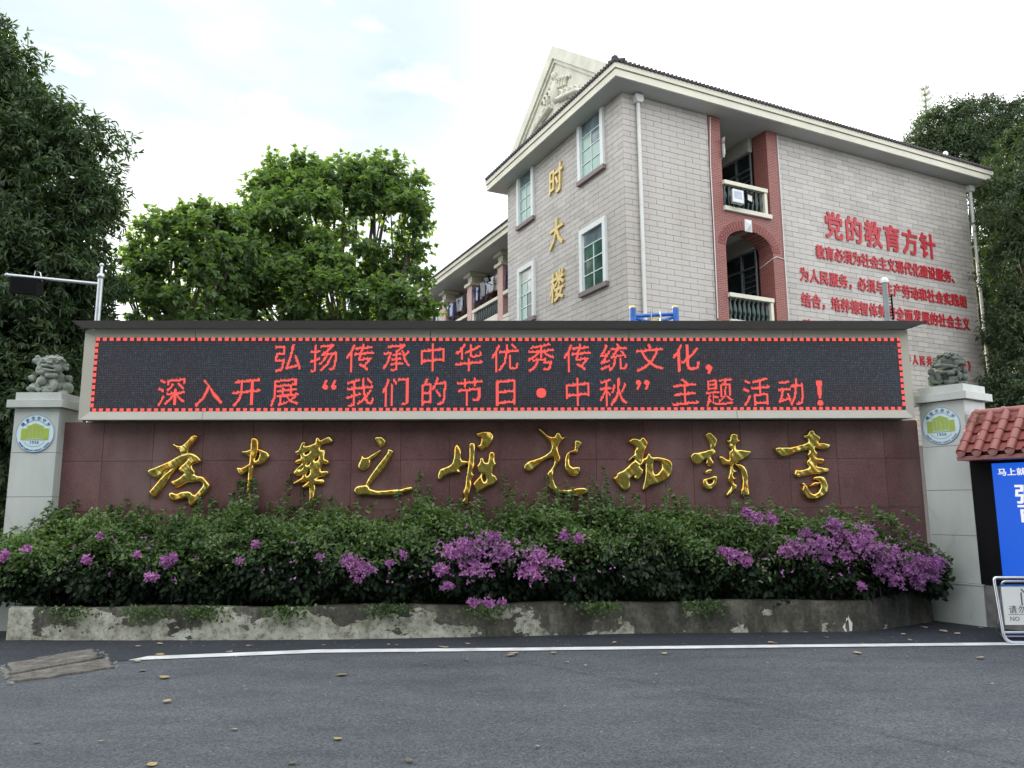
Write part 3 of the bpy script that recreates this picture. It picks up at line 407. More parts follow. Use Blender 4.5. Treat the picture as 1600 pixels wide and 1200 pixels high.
def leaf_arrays(c, d, nrm, ln, wd, kind='lance', fold=.18, curl=.12):
    """c base points, d directions, nrm normals, ln, wd arrays"""
    d = unit(d); s = unit(np.cross(nrm, d)); n_ = np.cross(d, s); ln = ln[:, None]; wd = wd[:, None]
    if kind == 'lance': prof = [(0, 0, 0), (.45, .5, 1), (1, 0, 0), (.45, -.5, 1)]; tris = [(0, 3, 2), (0, 2, 1)]
    elif kind == 'bent': prof = [(0, 0, 0), (.3, .42, 1), (.7, .34, 1), (1, 0, 0), (.7, -.34, 1), (.3, -.42, 1)]; tris = [(0, 5, 3), (5, 4, 3), (0, 3, 1), (3, 2, 1)]
    else: prof = [(0, 0, 0), (-.04, .36, .6), (.38, .5, 1), (.55, .30, .7), (1, 0, 0), (.55, -.30, .7), (.38, -.5, 1), (-.04, -.36, .6)]; tris = [(0, 7, 6), (0, 6, 5), (0, 5, 4), (0, 4, 3), (0, 3, 2), (0, 2, 1)]
    P = []
    for a, b, h in prof:
        P.append(c + d * ln * a + s * wd * b + n_ * (h * fold * wd - curl * ln * a * a))
    k = len(prof); V_ = np.stack(P, 1).reshape(-1, 3); base = np.arange(len(c))[:, None, None] * k
    return V_, (np.array(tris)[None] + base).reshape(-1, 3)

def crown_points(ells, dens, twig, leaves, spread, lr, lw, kind, droop=.4, inner=.45, flat=1.0, seed=1, curl=.12, sub_r=0, mix=.2):
    """leaf rosettes on twig ends spread through lumpy ellipsoids"""
    r_ = np.random.default_rng(seed); VV = []; TT = []; off = 0
    for (x, y, z, rad) in ells:
        nt_ = int(dens * rad * rad); u = unit(r_.normal(size=(nt_, 3)))
        lump = 1 + .16 * np.sin(u[:, 0] * 7 + x) * np.sin(u[:, 2] * 6 + y) + .12 * np.sin(u[:, 1] * 11 + z * 3)
        rr = rad * lump * (inner + (1 - inner) * r_.random(nt_) ** .45)
        if sub_r:                                   # leaf masses gathered on separate flattened boughs with shade between
            ns = max(6, int(7.5 * (rad / sub_r) ** 1.9 * .16)); us = unit(r_.normal(size=(ns, 3))); rs = rad * (.45 + .62 * r_.random(ns) ** .6)
            k_ = r_.integers(0, ns, nt_); q_ = unit(r_.normal(size=(nt_, 3))); q_[:, 2] = np.where(q_[:, 2] < 0, q_[:, 2] * .45, q_[:, 2] * .75)
            sz = (sub_r * (.7 + .7 * r_.random(ns)))[k_]
            c = np.array([x, y, z]) + us[k_] * rs[k_][:, None] * np.array([1, 1, flat]) + q_ * (sz * r_.random(nt_) ** .4)[:, None]; ax = unit(q_ + .6 * us[k_] + np.array([0, 0, .3]) + .4 * r_.normal(size=(nt_, 3)))
            mm = r_.random(nt_) < mix; c = np.where(mm[:, None], np.array([x, y, z]) + u * rr[:, None] * np.array([1, 1, flat]), c); ax = np.where(mm[:, None], unit(u + np.array([0, 0, .25]) + .5 * r_.normal(size=(nt_, 3))), ax)
        else:
            c = np.array([x, y, z]) + u * rr[:, None] * np.array([1, 1, flat])
            ax = unit(u + np.array([0, 0, .25]) + .5 * r_.normal(size=(nt_, 3)))
        c = np.repeat(c, leaves, 0); ax = np.repeat(ax, leaves, 0); n = len(c)
        q = r_.normal(size=(n, 3)); side = unit(q - (q * ax).sum(1, keepdims=True) * ax)
        t = r_.random((n, 1))
        base = c + ax * (t - .5) * twig + side * .02
        d = unit(side * (1.0 - .4 * t) + ax * (.35 + .6 * t) + np.array([0, 0, -droop]) + spread * r_.normal(size=(n, 3)))
        nn = unit(ax * .7 + np.array([0, 0, .7]) + .35 * r_.normal(size=(n, 3)))
        V_, T_ = leaf_arrays(base, d, nn, lr * (.65 + .6 * r_.random(n)), lw * (.7 + .5 * r_.random(n)), kind, curl=curl)
        VV.append(V_); TT.append(T_ + off); off += len(V_)
    return np.concatenate(VV), np.concatenate(TT)

def tree(name, label, ells, base, m, trunk_r=.22, fork=3.0, group=None, twigs=0, **kw):
    root = empty(name, base); tag(root, label, 'tree', group)
    b = Vector(base); V_, T_ = crown_points(ells, **kw); V_ = V_ - np.array(base)
    o = link('crown', tri_mesh('crown', V_, T_, m), root)
    mb = MB(); fk = Vector((0, 0, fork)); r_ = random.Random(kw.get('seed', 1))
    mb.tube([(0, 0, 0), (.05, .03, fork * .4), fk], [trunk_r * 1.35, trunk_r * 1.05, trunk_r * .9], 12)
    mb.build('trunk', M['bark'], root)
    for (x, y, z, rad) in ells:
        e = Vector((x, y, z)) - b; mid = fk.lerp(e, .5) + Vector((r_.uniform(-.3, .3), r_.uniform(-.3, .3), r_.uniform(-.1, .4)))
        lb = MB().tube([fk, mid, e], [trunk_r * .45, trunk_r * .25, .03], 7)
        for _ in range(twigs):
            q = e + Vector((r_.gauss(0, 1), r_.gauss(0, 1), r_.gauss(0, 1) + .4)).normalized() * rad * .95
            lb.tube([mid.lerp(e, r_.uniform(.3, 1)), (mid.lerp(e, .8)).lerp(q, .5) + Vector((0, 0, .1)), q], [.03, .018, .006], 4, caps=False)
        lb.build('limb', M['bark'], root)
    return root

# ------------------------------------------------------------------ ground and road
def sheet(name, pts, z, m):
    me = bpy.data.meshes.new(name); me.from_pydata([(p[0], p[1], z) for p in pts], [], [tuple(range(len(pts)))]); me.materials.append(m); me.update()
    return tag(link(name, me), kind='structure')

g = bpy.data.meshes.new('road'); gx = np.concatenate([[-400, -60], np.linspace(-14, 14, 57), [60, 400]]); gy = np.concatenate([[-400, -50], np.linspace(-4, 12, 33), [60, 600]])
X, Y = np.meshgrid(gx, gy); Z = np.zeros_like(X)
inn = (np.abs(X) < 13) & (Y > -3.5) & (Y < 7)
Z[inn] = (.006 * np.sin(X * 1.3 + Y) * np.sin(Y * 1.9))[inn] - .004
nx_ = len(gx); q = np.array([(j * nx_ + i, j * nx_ + i + 1, (j + 1) * nx_ + i + 1, (j + 1) * nx_ + i) for j in range(len(gy) - 1) for i in range(nx_ - 1)])
tag(link('road', tri_mesh('road', np.stack([X, Y, Z], -1).reshape(-1, 3), q, M['asph'], True)), kind='structure')
# darker asphalt strip between the painted line and the wall
line_lo = [(-3.567, 7.381), (-1.87, 7.703), (-.014, 7.749), (2.509, 7.845), (5.074, 7.909), (9, 8.05)]
line_hi = [(-3.48, 7.573), (-1.928, 7.870), (-.014, 7.905), (2.55, 7.99), (5.15, 8.06), (9, 8.2)]
strip = [(-9, 6.9), (-5.2, 7.0), (-4.0, 7.22), (-3.4, 7.46), (-1.9, 7.79), (-.014, 7.83), (2.5, 7.92), (5.1, 7.98), (9, 8.12), (9, 12), (5, 12), (5, 9.6), (-9, 9.6)]
sheet('pavement_strip', strip, .004, M['asphd'])
seg = MB()
for i in range(len(line_lo) - 1):
    a, b, c, d = line_lo[i], line_lo[i + 1], line_hi[i + 1], line_hi[i]
    seg.add([(a[0], a[1], .008), (b[0], b[1], .008), (c[0], c[1], .008), (d[0], d[1], .008)], [(0, 1, 2, 3)])
tag(seg.build('road_line', M['paint']), kind='structure')
cp = [(.05, 7.2), (.35, 7.0), (.62, 6.72), (.95, 6.5), (1.2, 6.25), (1.45, 6.0), (1.6, 5.85), (1.85, 5.6), (1.95, 5.42), (2.15, 5.2), (2.3, 5.0), (2.55, 4.75), (2.7, 4.5), (3.0, 4.2)]
pp = []
for i in range(len(cp) - 1):
    for t in np.linspace(0, 1, 7)[:-1]:
        pp.append((cp[i][0] * (1 - t) + cp[i + 1][0] * t + random.uniform(-.015, .015), cp[i][1] * (1 - t) + cp[i + 1][1] * t + random.uniform(-.012, .012)))
ck = MB()
for i in range(len(pp) - 1):
    w0, w1 = .003, .003
    (x0, y0), (x1, y1) = pp[i], pp[i + 1]; dx, dy = x1 - x0, y1 - y0; ll = math.hypot(dx, dy); nx, ny = -dy / ll, dx / ll
    if random.random() < .12: continue
    z0 = .006
    ck.add([(x0 - nx * w0, y0 - ny * w0, z0), (x1 - nx * w1, y1 - ny * w1, z0), (x1 + nx * w1, y1 + ny * w1, z0), (x0 + nx * w0, y0 + ny * w0, z0)], [(0, 1, 2, 3)])
tag(ck.build('road_crack', M['crack']), kind='structure')

def rag(pts, z0, z1, name, m, parent, jit=.02, n=9):
    """slab with chipped edges and an uneven top"""
    P = []
    for i in range(len(pts)):
        a, b = np.array(pts[i]), np.array(pts[(i + 1) % len(pts)])
        for t in np.linspace(0, 1, n)[:-1]:
            P.append(tuple(a * (1 - t) + b * t + rng.normal(size=2) * jit * (0 if t == 0 else 1)))
    c = np.mean(P, 0); P2 = [tuple(np.array(p) * .985 + c * .015) for p in P]; k = len(P)
    vv = [(*p, z0) for p in P] + [(*p, z1 - .008) for p in P] + [(*p, z1) for p in P2]
    ff = [(i, (i + 1) % k, k + (i + 1) % k, k + i) for i in range(k)] + [(k + i, k + (i + 1) % k, 2 * k + (i + 1) % k, 2 * k + i) for i in range(k)] + [tuple(range(2 * k, 3 * k))]
    me = bpy.data.meshes.new(name); me.from_pydata(vv, [], ff); me.materials.append(m); me.update(); return link(name, me, parent)
s1 = rag([(-4.27, 6.80), (-3.86, 7.50), (-4.19, 7.93), (-4.58, 7.22)], -.05, .022, 'drain_slab', M['slab'], None, .02)
tag(s1, 'weathered concrete drain cover slab nearer the planter, lying in the asphalt', 'drain cover', 'drain cover slabs')
s2 = rag([(-4.09, 6.52), (-3.52, 7.05), (-3.80, 7.44), (-4.24, 6.75)], -.05, .016, 'drain_slab', M['slab'], None, .02)
tag(s2, 'paler cracked drain cover slab on the road side, with leaves caught along it', 'drain cover', 'drain cover slabs')
rb = MB()
def chip(x, y, s):
    a = random.uniform(0, 3); ca, sa = math.cos(a) * s, math.sin(a) * s; h = s * random.uniform(.3, .7)
    rb.add([(x + ca, y + sa, 0), (x - sa, y + ca * .7, 0), (x - ca * .9, y - sa, 0), (x + sa * .8, y - ca, 0), (x + ca * .7, y + sa * .6, h), (x - sa * .6, y + ca * .5, h * .8), (x - ca * .5, y - sa * .7, h), (x + sa * .5, y - ca * .6, h * .6)], [(4, 5, 6, 7), (0, 1, 5, 4), (1, 2, 6, 5), (2, 3, 7, 6), (3, 0, 4, 7)])
for t in np.linspace(0, 1, 26):
    x, y = -4.62 + .55 * t + random.uniform(-.02, .02), 7.2 - .72 * t + random.uniform(-.02, .02); s = random.uniform(.015, .04); chip(x, y, s)
for t in np.linspace(0, 1, 22):
    x, y = -3.50 - .6 * t + random.uniform(-.03, .03), 7.08 + .8 * t + random.uniform(-.03, .03); s = random.uniform(.01, .035); chip(x, y, s)
tag(rb.build('concrete_rubble', M['conc']), 'crumbled concrete bits along the ends of the drain slabs', 'rubble', kind='stuff')

# ------------------------------------------------------------------ front wall
WALL = empty('school_gate_wall', (0, 9.2, 0), R(1.5))
tag(WALL, 'long maroon granite wall behind the flower bed, between the two white pillars', 'wall')
box('wall_core', M['joint2'], WALL, -5.47, 5.10, .255, .64, 0, 2.434)
xs = [-5.46] + [-4.98 + .6022 * k for k in range(17)] + [5.10]
zs = [.10, .753, 1.355, 1.957, 2.432]
for j in range(len(zs) - 1):
    for i in range(len(xs) - 1):
        if xs[i + 1] - xs[i] < .05: continue
        p = random.uniform(0, .002)
        MB().box(xs[i] + .0022, xs[i + 1] - .0022, .24 - p, .256, zs[j] + .0022, zs[j + 1] - .0022).build('granite_panel', M['granite'], WALL)

# planter
PL = empty('planter', (0, 0, 0)); tag(PL, 'low flower bed wall with flaking whitewash below the hedge', 'planter')
pf = [(-5.44, 8.52), (-4.4, 8.47), (-3.0, 8.44), (-1.78, 8.45), (0, 8.60), (1.40, 8.73), (2.6, 8.75), (3.70, 8.76), (3.95, 8.80), (5.0, 9.44)]
mb = MB(); fine = []
for i in range(len(pf) - 1):
    for t in np.linspace(0, 1, 12)[:-1]: fine.append((pf[i][0] * (1 - t) + pf[i + 1][0] * t, pf[i][1] * (1 - t) + pf[i + 1][1] * t))
fine.append(pf[-1]); nf = len(fine)
vv = []
for i, (x, y) in enumerate(fine):
    a = np.array(fine[max(0, i - 1)]); b = np.array(fine[min(nf - 1, i + 1)]); d = (b - a) / np.linalg.norm(b - a); nn = np.array([d[1], -d[0]])
    h = .345 + .012 * math.sin(x * 3) + (.05 if x > 4 else 0) * (x - 4)
    jj = .006 * math.sin(x * 9) + .004 * math.sin(x * 23)
    for (o_, z_) in ((0.0 + jj, 0), (-.004 + jj, h * .5), (-.002 + jj, h - .02), (-.025, h), (-.17, h), (-.17, .05)):
        vv.append((x + nn[0] * o_, y + nn[1] * o_, z_))
ff = [(i * 6 + k, (i + 1) * 6 + k, (i + 1) * 6 + k + 1, i * 6 + k + 1) for i in range(nf - 1) for k in range(5)]
mb.add(vv, ff, 0, True); mb.add([vv[k] for k in range(6)], [tuple(range(6))]); mb.add([vv[(nf - 1) * 6 + k] for k in range(6)], [tuple(range(5, -1, -1))])
mb.build('render_face', M['peel'], PL)
mb = MB(); mb.prism([(x, y + .1) for x, y in fine] + [(5.0, 9.9), (-5.44, 9.6)], .02, .27, 'z'); mb.build('soil', M['soil'], PL)
box('end_wall', M['peel'], PL, -5.44, -5.30, 8.53, 9.6, 0, .34)

# ------------------------------------------------------------------ LED display
LED = empty('led_display', (0, 9.2, 0), R(1.5)); tag(LED, 'long LED message board in a beige steel frame on top of the wall', 'display board')
x0, x1, z0, z1 = -5.062, 4.855, 2.537, 3.444; fw = .118
box('screen_face', M['led'], LED, x0, x1, .03, .09, z0, z1)
def frm(pts, name='frame'): return MB().prism(pts, -.002, .09).build(name, M['frame'], LED)
# frame strips broken at their joints, each sloping in towards the screen
def strip_piece(a0, b0, a1, b1):
    """outer edge a0-b0 at y=-.03, inner edge a1-b1 at y=.028"""
    m_ = MB(); v_ = [(a0[0], .004, a0[1]), (b0[0], .004, b0[1]), (b1[0], .028, b1[1]), (a1[0], .028, a1[1]), (a0[0], .1, a0[1]), (b0[0], .1, b0[1]), (b1[0], .1, b1[1]), (a1[0], .1, a1[1])]
    m_.add(v_, [(0, 3, 2, 1), (4, 5, 6, 7), (0, 1, 5, 4), (2, 3, 7, 6), (1, 2, 6, 5), (3, 0, 4, 7)]); me_ = m_.mesh('frame_strip', M['frame'])
    bm = bmesh.new(); bm.from_mesh(me_); bmesh.ops.recalc_face_normals(bm, faces=bm.faces); bm.to_mesh(me_); bm.free(); return link('frame_strip', me_, LED)
tops = [x0 - fw, -3.86, -1.0, 1.45, 3.5, x1 + fw * .75]
for i in range(5):
    a, b = tops[i] + .003, tops[i + 1] - .003
    strip_piece((a, z1 + .092), (b, z1 + .092), (max(a, x0), z1), (min(b, x1), z1))
bots = [x0 - fw, -3.72, 2.75, x1 + fw * .75]
for i in range(3):
    a, b = bots[i] + .003, bots[i + 1] - .003
    strip_piece((a, z0 - .10), (b, z0 - .10), (max(a, x0), z0), (min(b, x1), z0))
strip_piece((x0 - fw - .001, z0 - .098), (x0 - fw - .001, z1 + .09), (x0 - .001, z0), (x0 - .001, z1))
strip_piece((x1 + fw * .75 + .001, z0 - .098), (x1 + fw * .75 + .001, z1 + .09), (x1 + .001, z0), (x1 + .001, z1))
box('casing', M['frame'], LED, x0 - fw + .004, x1 + fw * .75 - .004, .101, .60, z0 - .095, z1 + .088)
box('bracket', M['frame'], LED, x1 + fw * .75, x1 + .27, .16, .3, 2.60, 2.78)
# hood
hd = MB(); xl, xr, zt = -5.315, 5.17, 3.632
hd.prism([(xl + .13, zt - .095), (xr - .30, zt - .095), (xr, zt + .003), (xr - .2, zt + .008), (xl, zt)], -.075, -.055)
hd.add([(xl, -.055, zt), (xr, -.055, zt), (xr, .62, zt + .03), (xl, .62, zt + .03), (xl, -.055, zt - .012), (xr, -.055, zt - .012), (xr, .62, zt + .018), (xl, .62, zt + .018)], [(0, 1, 2, 3), (7, 6, 5, 4), (0, 4, 5, 1), (2, 6, 7, 3), (0, 3, 7, 4), (1, 5, 6, 2)])
hd.build('hood', M['hood'], LED)
u_ = MB().prism([(x1 + .1, zt - .085), (xr - .28, zt - .085), (xr - .03, zt - .016), (x1 + .1, zt - .016)], -.053, -.047); u_.build('hood_end', M['hoodun'], LED)

# lit border squares
pit = .0816; q = MB(); i = 0
def dash(cx, cz, hx, hz): q.add([(cx - hx, .024, cz - hz), (cx + hx, .024, cz - hz), (cx + hx, .024, cz + hz), (cx - hx, .024, cz + hz)], [(0, 1, 2, 3)])
nx = int((x1 - x0) / pit)
for k in range(nx):
    cx = x0 + .03 + k * (x1 - x0 - .05) / nx
    dash(cx, z1 - .021, .024, .019)
    if k == nx - 1: dash(x1 - .021, z1 - .021, .019, .019)
    dash(cx + .02, z0 + .019, .024, .019)
for k in range(11):
    cz = z0 + .075 + k * (z1 - z0 - .12) / 10.6
    dash(x0 + .021, cz, .019, .024); dash(x1 - .021, cz, .019, .024)
q.build('border_light', M['ledred'], LED)['kind'] = 'stuff'

def raster(ch, px=.0107, cols=32, shear=.10, wide=.98):
    v, f = glyph(ch); v = v.copy(); v[:, 0] = (v[:, 0] - .5) * wide; v[:, 1] = (v[:, 1] - .37) + shear * v[:, 0]
    n = cols; g_ = (np.arange(n) - (n - 1) / 2) / (n - 0.0); GX, GZ = np.meshgrid(g_ * 1.04, g_ * 1.04); hit = np.zeros(GX.shape, bool)
    for q_ in f:
        for k in range(1, len(q_) - 1):
            a, b, c = v[q_[0]], v[q_[k]], v[q_[k + 1]]
            d1 = (b[0] - a[0]) * (GZ - a[1]) - (b[1] - a[1]) * (GX - a[0]); d2 = (c[0] - b[0]) * (GZ - b[1]) - (c[1] - b[1]) * (GX - b[0]); d3 = (a[0] - c[0]) * (GZ - c[1]) - (a[1] - c[1]) * (GX - c[0])
            hit |= ((d1 >= 0) & (d2 >= 0) & (d3 >= 0)) | ((d1 <= 0) & (d2 <= 0) & (d3 <= 0))
    h0 = hit.copy(); hit[1:, :] |= h0[:-1, :] & ~np.roll(h0, -1, 0)[:-1, :] & (np.arange(32)[None, :] % 4 == 3) & np.roll(h0, -1, 1)[:-1, :]
    m_ = MB()
    for j, i in zip(*np.where(hit)):
        cx, cz = (i - (n - 1) / 2) * px, (j - (n - 1) / 2) * px; h = px * .47
        m_.add([(cx - h, 0, cz - h), (cx + h, 0, cz - h), (cx + h, 0, cz + h), (cx - h, 0, cz + h)], [(0, 1, 2, 3)])
    return m_
def led_char(ch, x, z, px=.0120):
    m_ = raster(ch, px)
    o = m_.build('message_character', M['ledred'], LED); o.location = (x, .0245, z)
for (x, z), ch in zip(LED1, '弘扬传承中华优秀传统文化'): led_char(ch, x, z)
def lit(kind, x, z):
    m_ = MB(); P = .0107
    if kind == 'dot': test = lambda a, b: a * a + b * b < .062 ** 2
    elif kind == ',': test = lambda a, b: (a * a + b * b < .036 ** 2) or (b < .01 and b > -.085 and abs(a - (.028 + b * .42)) < .016 + .1 * max(0, b + .085) * .6)
    elif kind == '“': test = lambda a, b: any(((a - s) ** 2 + (b + .03) ** 2 < .032 ** 2) or (b > -.04 and b < .055 and abs((a - s) - (-.028 + (b + .04) * .42)) < .015) for s in (-.052, .052))
    elif kind == '”': test = lambda a, b: any(((a - s) ** 2 + (b - .03) ** 2 < .032 ** 2) or (b < .04 and b > -.055 and abs((a - s) - (.028 + (b - .04) * .42)) < .015) for s in (-.052, .052))
    elif kind == '!': test = lambda a, b: (b > -.07 and b < .16 and abs(a) < .018 + .02 * (b + .07) / .23) or (a * a + (b + .125) ** 2 < .036 ** 2)
    for i in range(-18, 19):
        for j in range(-18, 19):
            if test(i * P, j * P): m_.add([(i * P - .005, 0, j * P - .005), (i * P + .005, 0, j * P - .005), (i * P + .005, 0, j * P + .005), (i * P - .005, 0, j * P + .005)], [(0, 1, 2, 3)])
    m_.build('message_character', M['ledred'], LED).location = (x, .0245, z)
lit(',', 2.43, 3.07)
for (x, z), ch in zip(LED2, '深入开展“我们的节日•中秋”主题活动！'):
    if ch == '“': lit('“', x, z + .10)
    elif ch == '”': lit('”', x, z + .10)
    elif ch == '•': lit('dot', x, z)
    elif ch == '！': lit('!', x, z)
    else: led_char(ch, x, z + .008)

# ------------------------------------------------------------------ inflated gold calligraphy
def chaikin(r_):
    r_ = np.array(r_); nxt = np.roll(r_, -1, 0); return np.stack([r_ * .8 + nxt * .2, r_ * .2 + nxt * .8], 1).reshape(-1, 2)
def sdf(P, rings):
    best = np.full(len(P), 1e9); ins = np.zeros(len(P), bool)
    for rg in rings:
        A = chaikin(rg); B = np.roll(A, -1, 0)
        for a, b in zip(A, B):
            ab = b - a; t = np.clip(((P - a) @ ab) / max(ab @ ab, 1e-12), 0, 1); d = np.linalg.norm(P - a - t[:, None] * ab, axis=1); best = np.minimum(best, d)
            c_ = ((a[1] > P[:, 1]) != (b[1] > P[:, 1]))
            with np.errstate(divide='ignore', invalid='ignore'): xi = (b[0] - a[0]) * (P[:, 1] - a[1]) / (b[1] - a[1]) + a[0]
            ins ^= c_ & (P[:, 0] < xi)
    return np.where(ins, -best, best)
def gold_char(strokes, seed):
    allp = np.array([p for s in strokes for p in s[0]]); h = .0075
    x = np.arange(allp[:, 0].min() - .02, allp[:, 0].max() + .02, h); z = np.arange(allp[:, 1].min() - .02, allp[:, 1].max() + .02, h)
    GX, GZ = np.meshgrid(x, z); P = np.stack([GX.ravel(), GZ.ravel()], 1)
    S = np.full(len(P), 1e9); Hh = np.zeros(len(P)); W_ = .030
    for s in strokes:
        d = sdf(P, s); d = d - .006; S = np.minimum(S, d); t = np.clip(-d / W_, 0, 1); Hh = np.maximum(Hh, np.sqrt(1 - (1 - t) ** 2))
    Sg = S.reshape(GX.shape); gz_, gx_ = np.gradient(Sg, h); nr, nc = Sg.shape
    q_ = (Sg[:-1, :-1] + Sg[1:, :-1] + Sg[:-1, 1:] + Sg[1:, 1:]) / 4 < 0; jj, ii = np.where(q_)
    F_ = np.stack([jj * nc + ii, jj * nc + ii + 1, (jj + 1) * nc + ii + 1, (jj + 1) * nc + ii], 1)
    E = np.concatenate([F_[:, [0, 1]], F_[:, [1, 2]], F_[:, [2, 3]], F_[:, [3, 0]]]); keys = set(map(tuple, E.tolist())); be = [(a, b) for a, b in keys if (b, a) not in keys]
    bv = np.unique(np.array(be)); g_ = np.stack([gx_.ravel(), gz_.ravel()], 1)[bv]; g_ = g_ / np.maximum(np.linalg.norm(g_, axis=1, keepdims=True), .3)
    P[bv] -= g_ * np.clip(S[bv], -.006, .006)[:, None]; Hh[bv] = 0
    rr = np.random.default_rng(seed); a1, a2 = rr.uniform(0, 6, 2)
    wr = 1 + .16 * np.sin(P[:, 0] * 26 + a1) * np.sin(P[:, 1] * 21 + a2) + .05 * np.sin(P[:, 0] * 63 + P[:, 1] * 51)
    Yv = .24 - .024 - .034 * Hh * wr
    used = np.unique(F_); mp_ = -np.ones(len(P), int); mp_[used] = np.arange(len(used))
    V_ = np.stack([P[used, 0], Yv[used], P[used, 1]], 1); faces = [tuple(q__) for q__ in mp_[F_].tolist()]; n0 = len(V_)
    bl = {b: i for i, b in enumerate(bv.tolist())}; Vb = np.stack([P[bv, 0], np.full(len(bv), .239), P[bv, 1]], 1); V_ = np.concatenate([V_, Vb]); nf0 = len(faces)
    for a, b in be: faces.append((int(mp_[b]), int(mp_[a]), n0 + bl[a], n0 + bl[b]))
    me = bpy.data.meshes.new('gold_character'); me.from_pydata(V_.tolist(), [], faces); me.materials.append(M['gold']); me.materials.append(M['steel'])
    mi = np.zeros(len(faces), np.int32); mi[nf0:] = 1; me.polygons.foreach_set('material_index', mi); me.polygons.foreach_set('use_smooth', np.arange(len(faces)) < nf0); me.update(); return me
CAL = empty('calligraphy_slogan', (0, 9.2, 0), R(1.5)); tag(CAL, 'row of nine large inflated gold calligraphy characters on the maroon granite', 'wall sign')
for i, s in enumerate(GLYPHS): link('gold_character', gold_char(s, i), CAL)

# ------------------------------------------------------------------ pillars
def arc_text(parent, s, r, a0, a1, size, m, y, flip=False, bold=.0, wide=1.0):
    n = len(s)
    for i, ch in enumerate(s):
        if ch == ' ': continue
        a = R(a0 + (a1 - a0) * i / (n - 1)); me = char_mesh('badge_letter', ch, size, m, .001, bold, wide, full=ord(ch) > 255)
        o = link('badge_letter', me, parent); o.location = (r * math.sin(a), y, r * math.cos(a)); o.rotation_euler = (0, a + (math.pi if flip else 0), 0)

def disc(r, y0, y1, m, name, parent, n=48, r2=None):
    mb = MB()
    if r2 is None: mb.prism([(r * math.cos(2 * math.pi * k / n), r * math.sin(2 * math.pi * k / n)) for k in range(n)], y0, y1)
    else:
        c = [(math.cos(2 * math.pi * k / n), math.sin(2 * math.pi * k / n)) for k in range(n)]
        vv = [(r * a, y0, r * b) for a, b in c] + [(r2 * a, y0, r2 * b) for a, b in c]
        mb.add(vv, [(k, (k + 1) % n, n + (k + 1) % n, n + k) for k in range(n)])
    return mb.build(name, m, parent)

def badge(loc, rz, label, r=.228):
    B = empty('school_badge', loc, rz); tag(B, label, 'badge', 'round school badges on the gate pillars'); k = r / .228
    disc(r, -.010, 0, M['badge'], 'plate', B); disc(r - .001, -.0112, 0, M['badgeb'], 'rim', B, r2=r - .006); 
    mb = MB(); y = -.0125
    for s_ in (1, -1):
        for i in range(14):
            a0, a1 = [R(t) for t in ((180 if s_ < 0 else 0) + (i - 7) * 7.4 * 1.0, (180 if s_ < 0 else 0) + (i - 6) * 7.4 * 1.0)]
            rr = .158 * k; w_ = .0022
            mb.add([((rr - w_) * math.sin(a0), y, (rr - w_) * math.cos(a0)), ((rr - w_) * math.sin(a1), y, (rr - w_) * math.cos(a1)), ((rr + w_) * math.sin(a1), y, (rr + w_) * math.cos(a1)), ((rr + w_) * math.sin(a0), y, (rr + w_) * math.cos(a0))], [(0, 1, 2, 3)])
    mb.build('ring_line', M['badgeb'], B)
    gb = MB(); Y0, Y1 = -.0135, -.0105
    def rect(a, b, c, d): gb.prism([(a * k, c * k), (b * k, c * k), (b * k, d * k), (a * k, d * k)], Y0, Y1)
    gb.prism([(-.11 * k, .083 * k), (.11 * k, .083 * k), (0, .125 * k)], Y0, Y1); rect(-.095, .095, .066, .079)
    rect(-.165, -.098, -.062, .062); rect(.098, .165, -.062, .062); rect(-.092, -.053, -.045, .062); rect(-.047, -.003, -.045, .062); rect(.003, .047, -.045, .062); rect(.053, .092, -.045, .062)
    rect(-.092, .092, -.056, -.049); rect(-.165, .165, -.078, -.066)
    gb.build('gate_emblem', M['badgeg'], B)
    arc_text(B, '南安华侨中学', .186 * k, -54, 54, .046 * k, M['badgeb'], -.0105, bold=.015)
    arc_text(B, 'NANAN HUAQIAO MIDDLE SCHOOL', .203 * k, 180 + 58, 180 - 58, .027 * k, M['badgeb'], -.0105, flip=True, bold=.012)
    for i, ch in enumerate('1956'):
        o = link('badge_letter', char_mesh('badge_letter', ch, .05 * k, M['badgeb'], .001, .02, full=False), B); o.location = ((-.045 + i * .030) * k, -.0105, -.105 * k)
    return B

def pillar(name, loc, rz, label, side):
    """local x along the front, -y faces the road"""
    P = empty(name, loc, rz); tag(P, label, 'pillar', 'white marble gate pillars'); m = M['marble']
    box('plinth', m, P, 0, .615, 0, .60, 0, .452, .004); box('plinth_lip', m, P, -.006, .621, -.006, .606, .455, .472, .002)
    box('core', M['joint'], P, .062, .573, .042, .555, .46, 2.63)
    rows = [.474, 1.022, 1.554, 2.085, 2.632]
    for a, b in zip(rows, rows[1:]):
        box('marble_panel', m, P, .050, .585, .030, .043, a + .0025, b - .0025, .0015)
        for sx in (0, 1): box('marble_panel', m, P, *(((.572, .585) if sx else (.050, .063))), .0455, .557, a + .0025, b - .0025, .0015)
    box('cap', m, P, -.016, .649, -.036, .63, 2.634, 2.727, .003); box('cap_block', m, P, .05, .598, .02, .57, 2.7275, 2.824, .003)
    return P
pillar('gate_pillar', (5.055, 9.55, 0), R(-55.86), 'white marble gate pillar beside the tiled notice board, turned towards the road', 1)
pillar('gate_pillar', (-6.047, 9.12, 0), R(0.5), 'white marble gate pillar at the hedge end, facing the road squarely', 0).scale = (1, 1, .985)
cs, sn = math.cos(R(-55.86)), math.sin(R(-55.86))
def PF(x, y, z=0): return (5.055 + x * cs - y * sn, 9.55 + x * sn + y * cs, z)
badge(PF(.3, .0295, 2.335), R(-55.86), 'round school badge high on the pillar beside the tiled notice board roof')
badge((-5.722, 9.1485, 2.282), R(.5), 'round school badge high on the pillar at the hedge end')

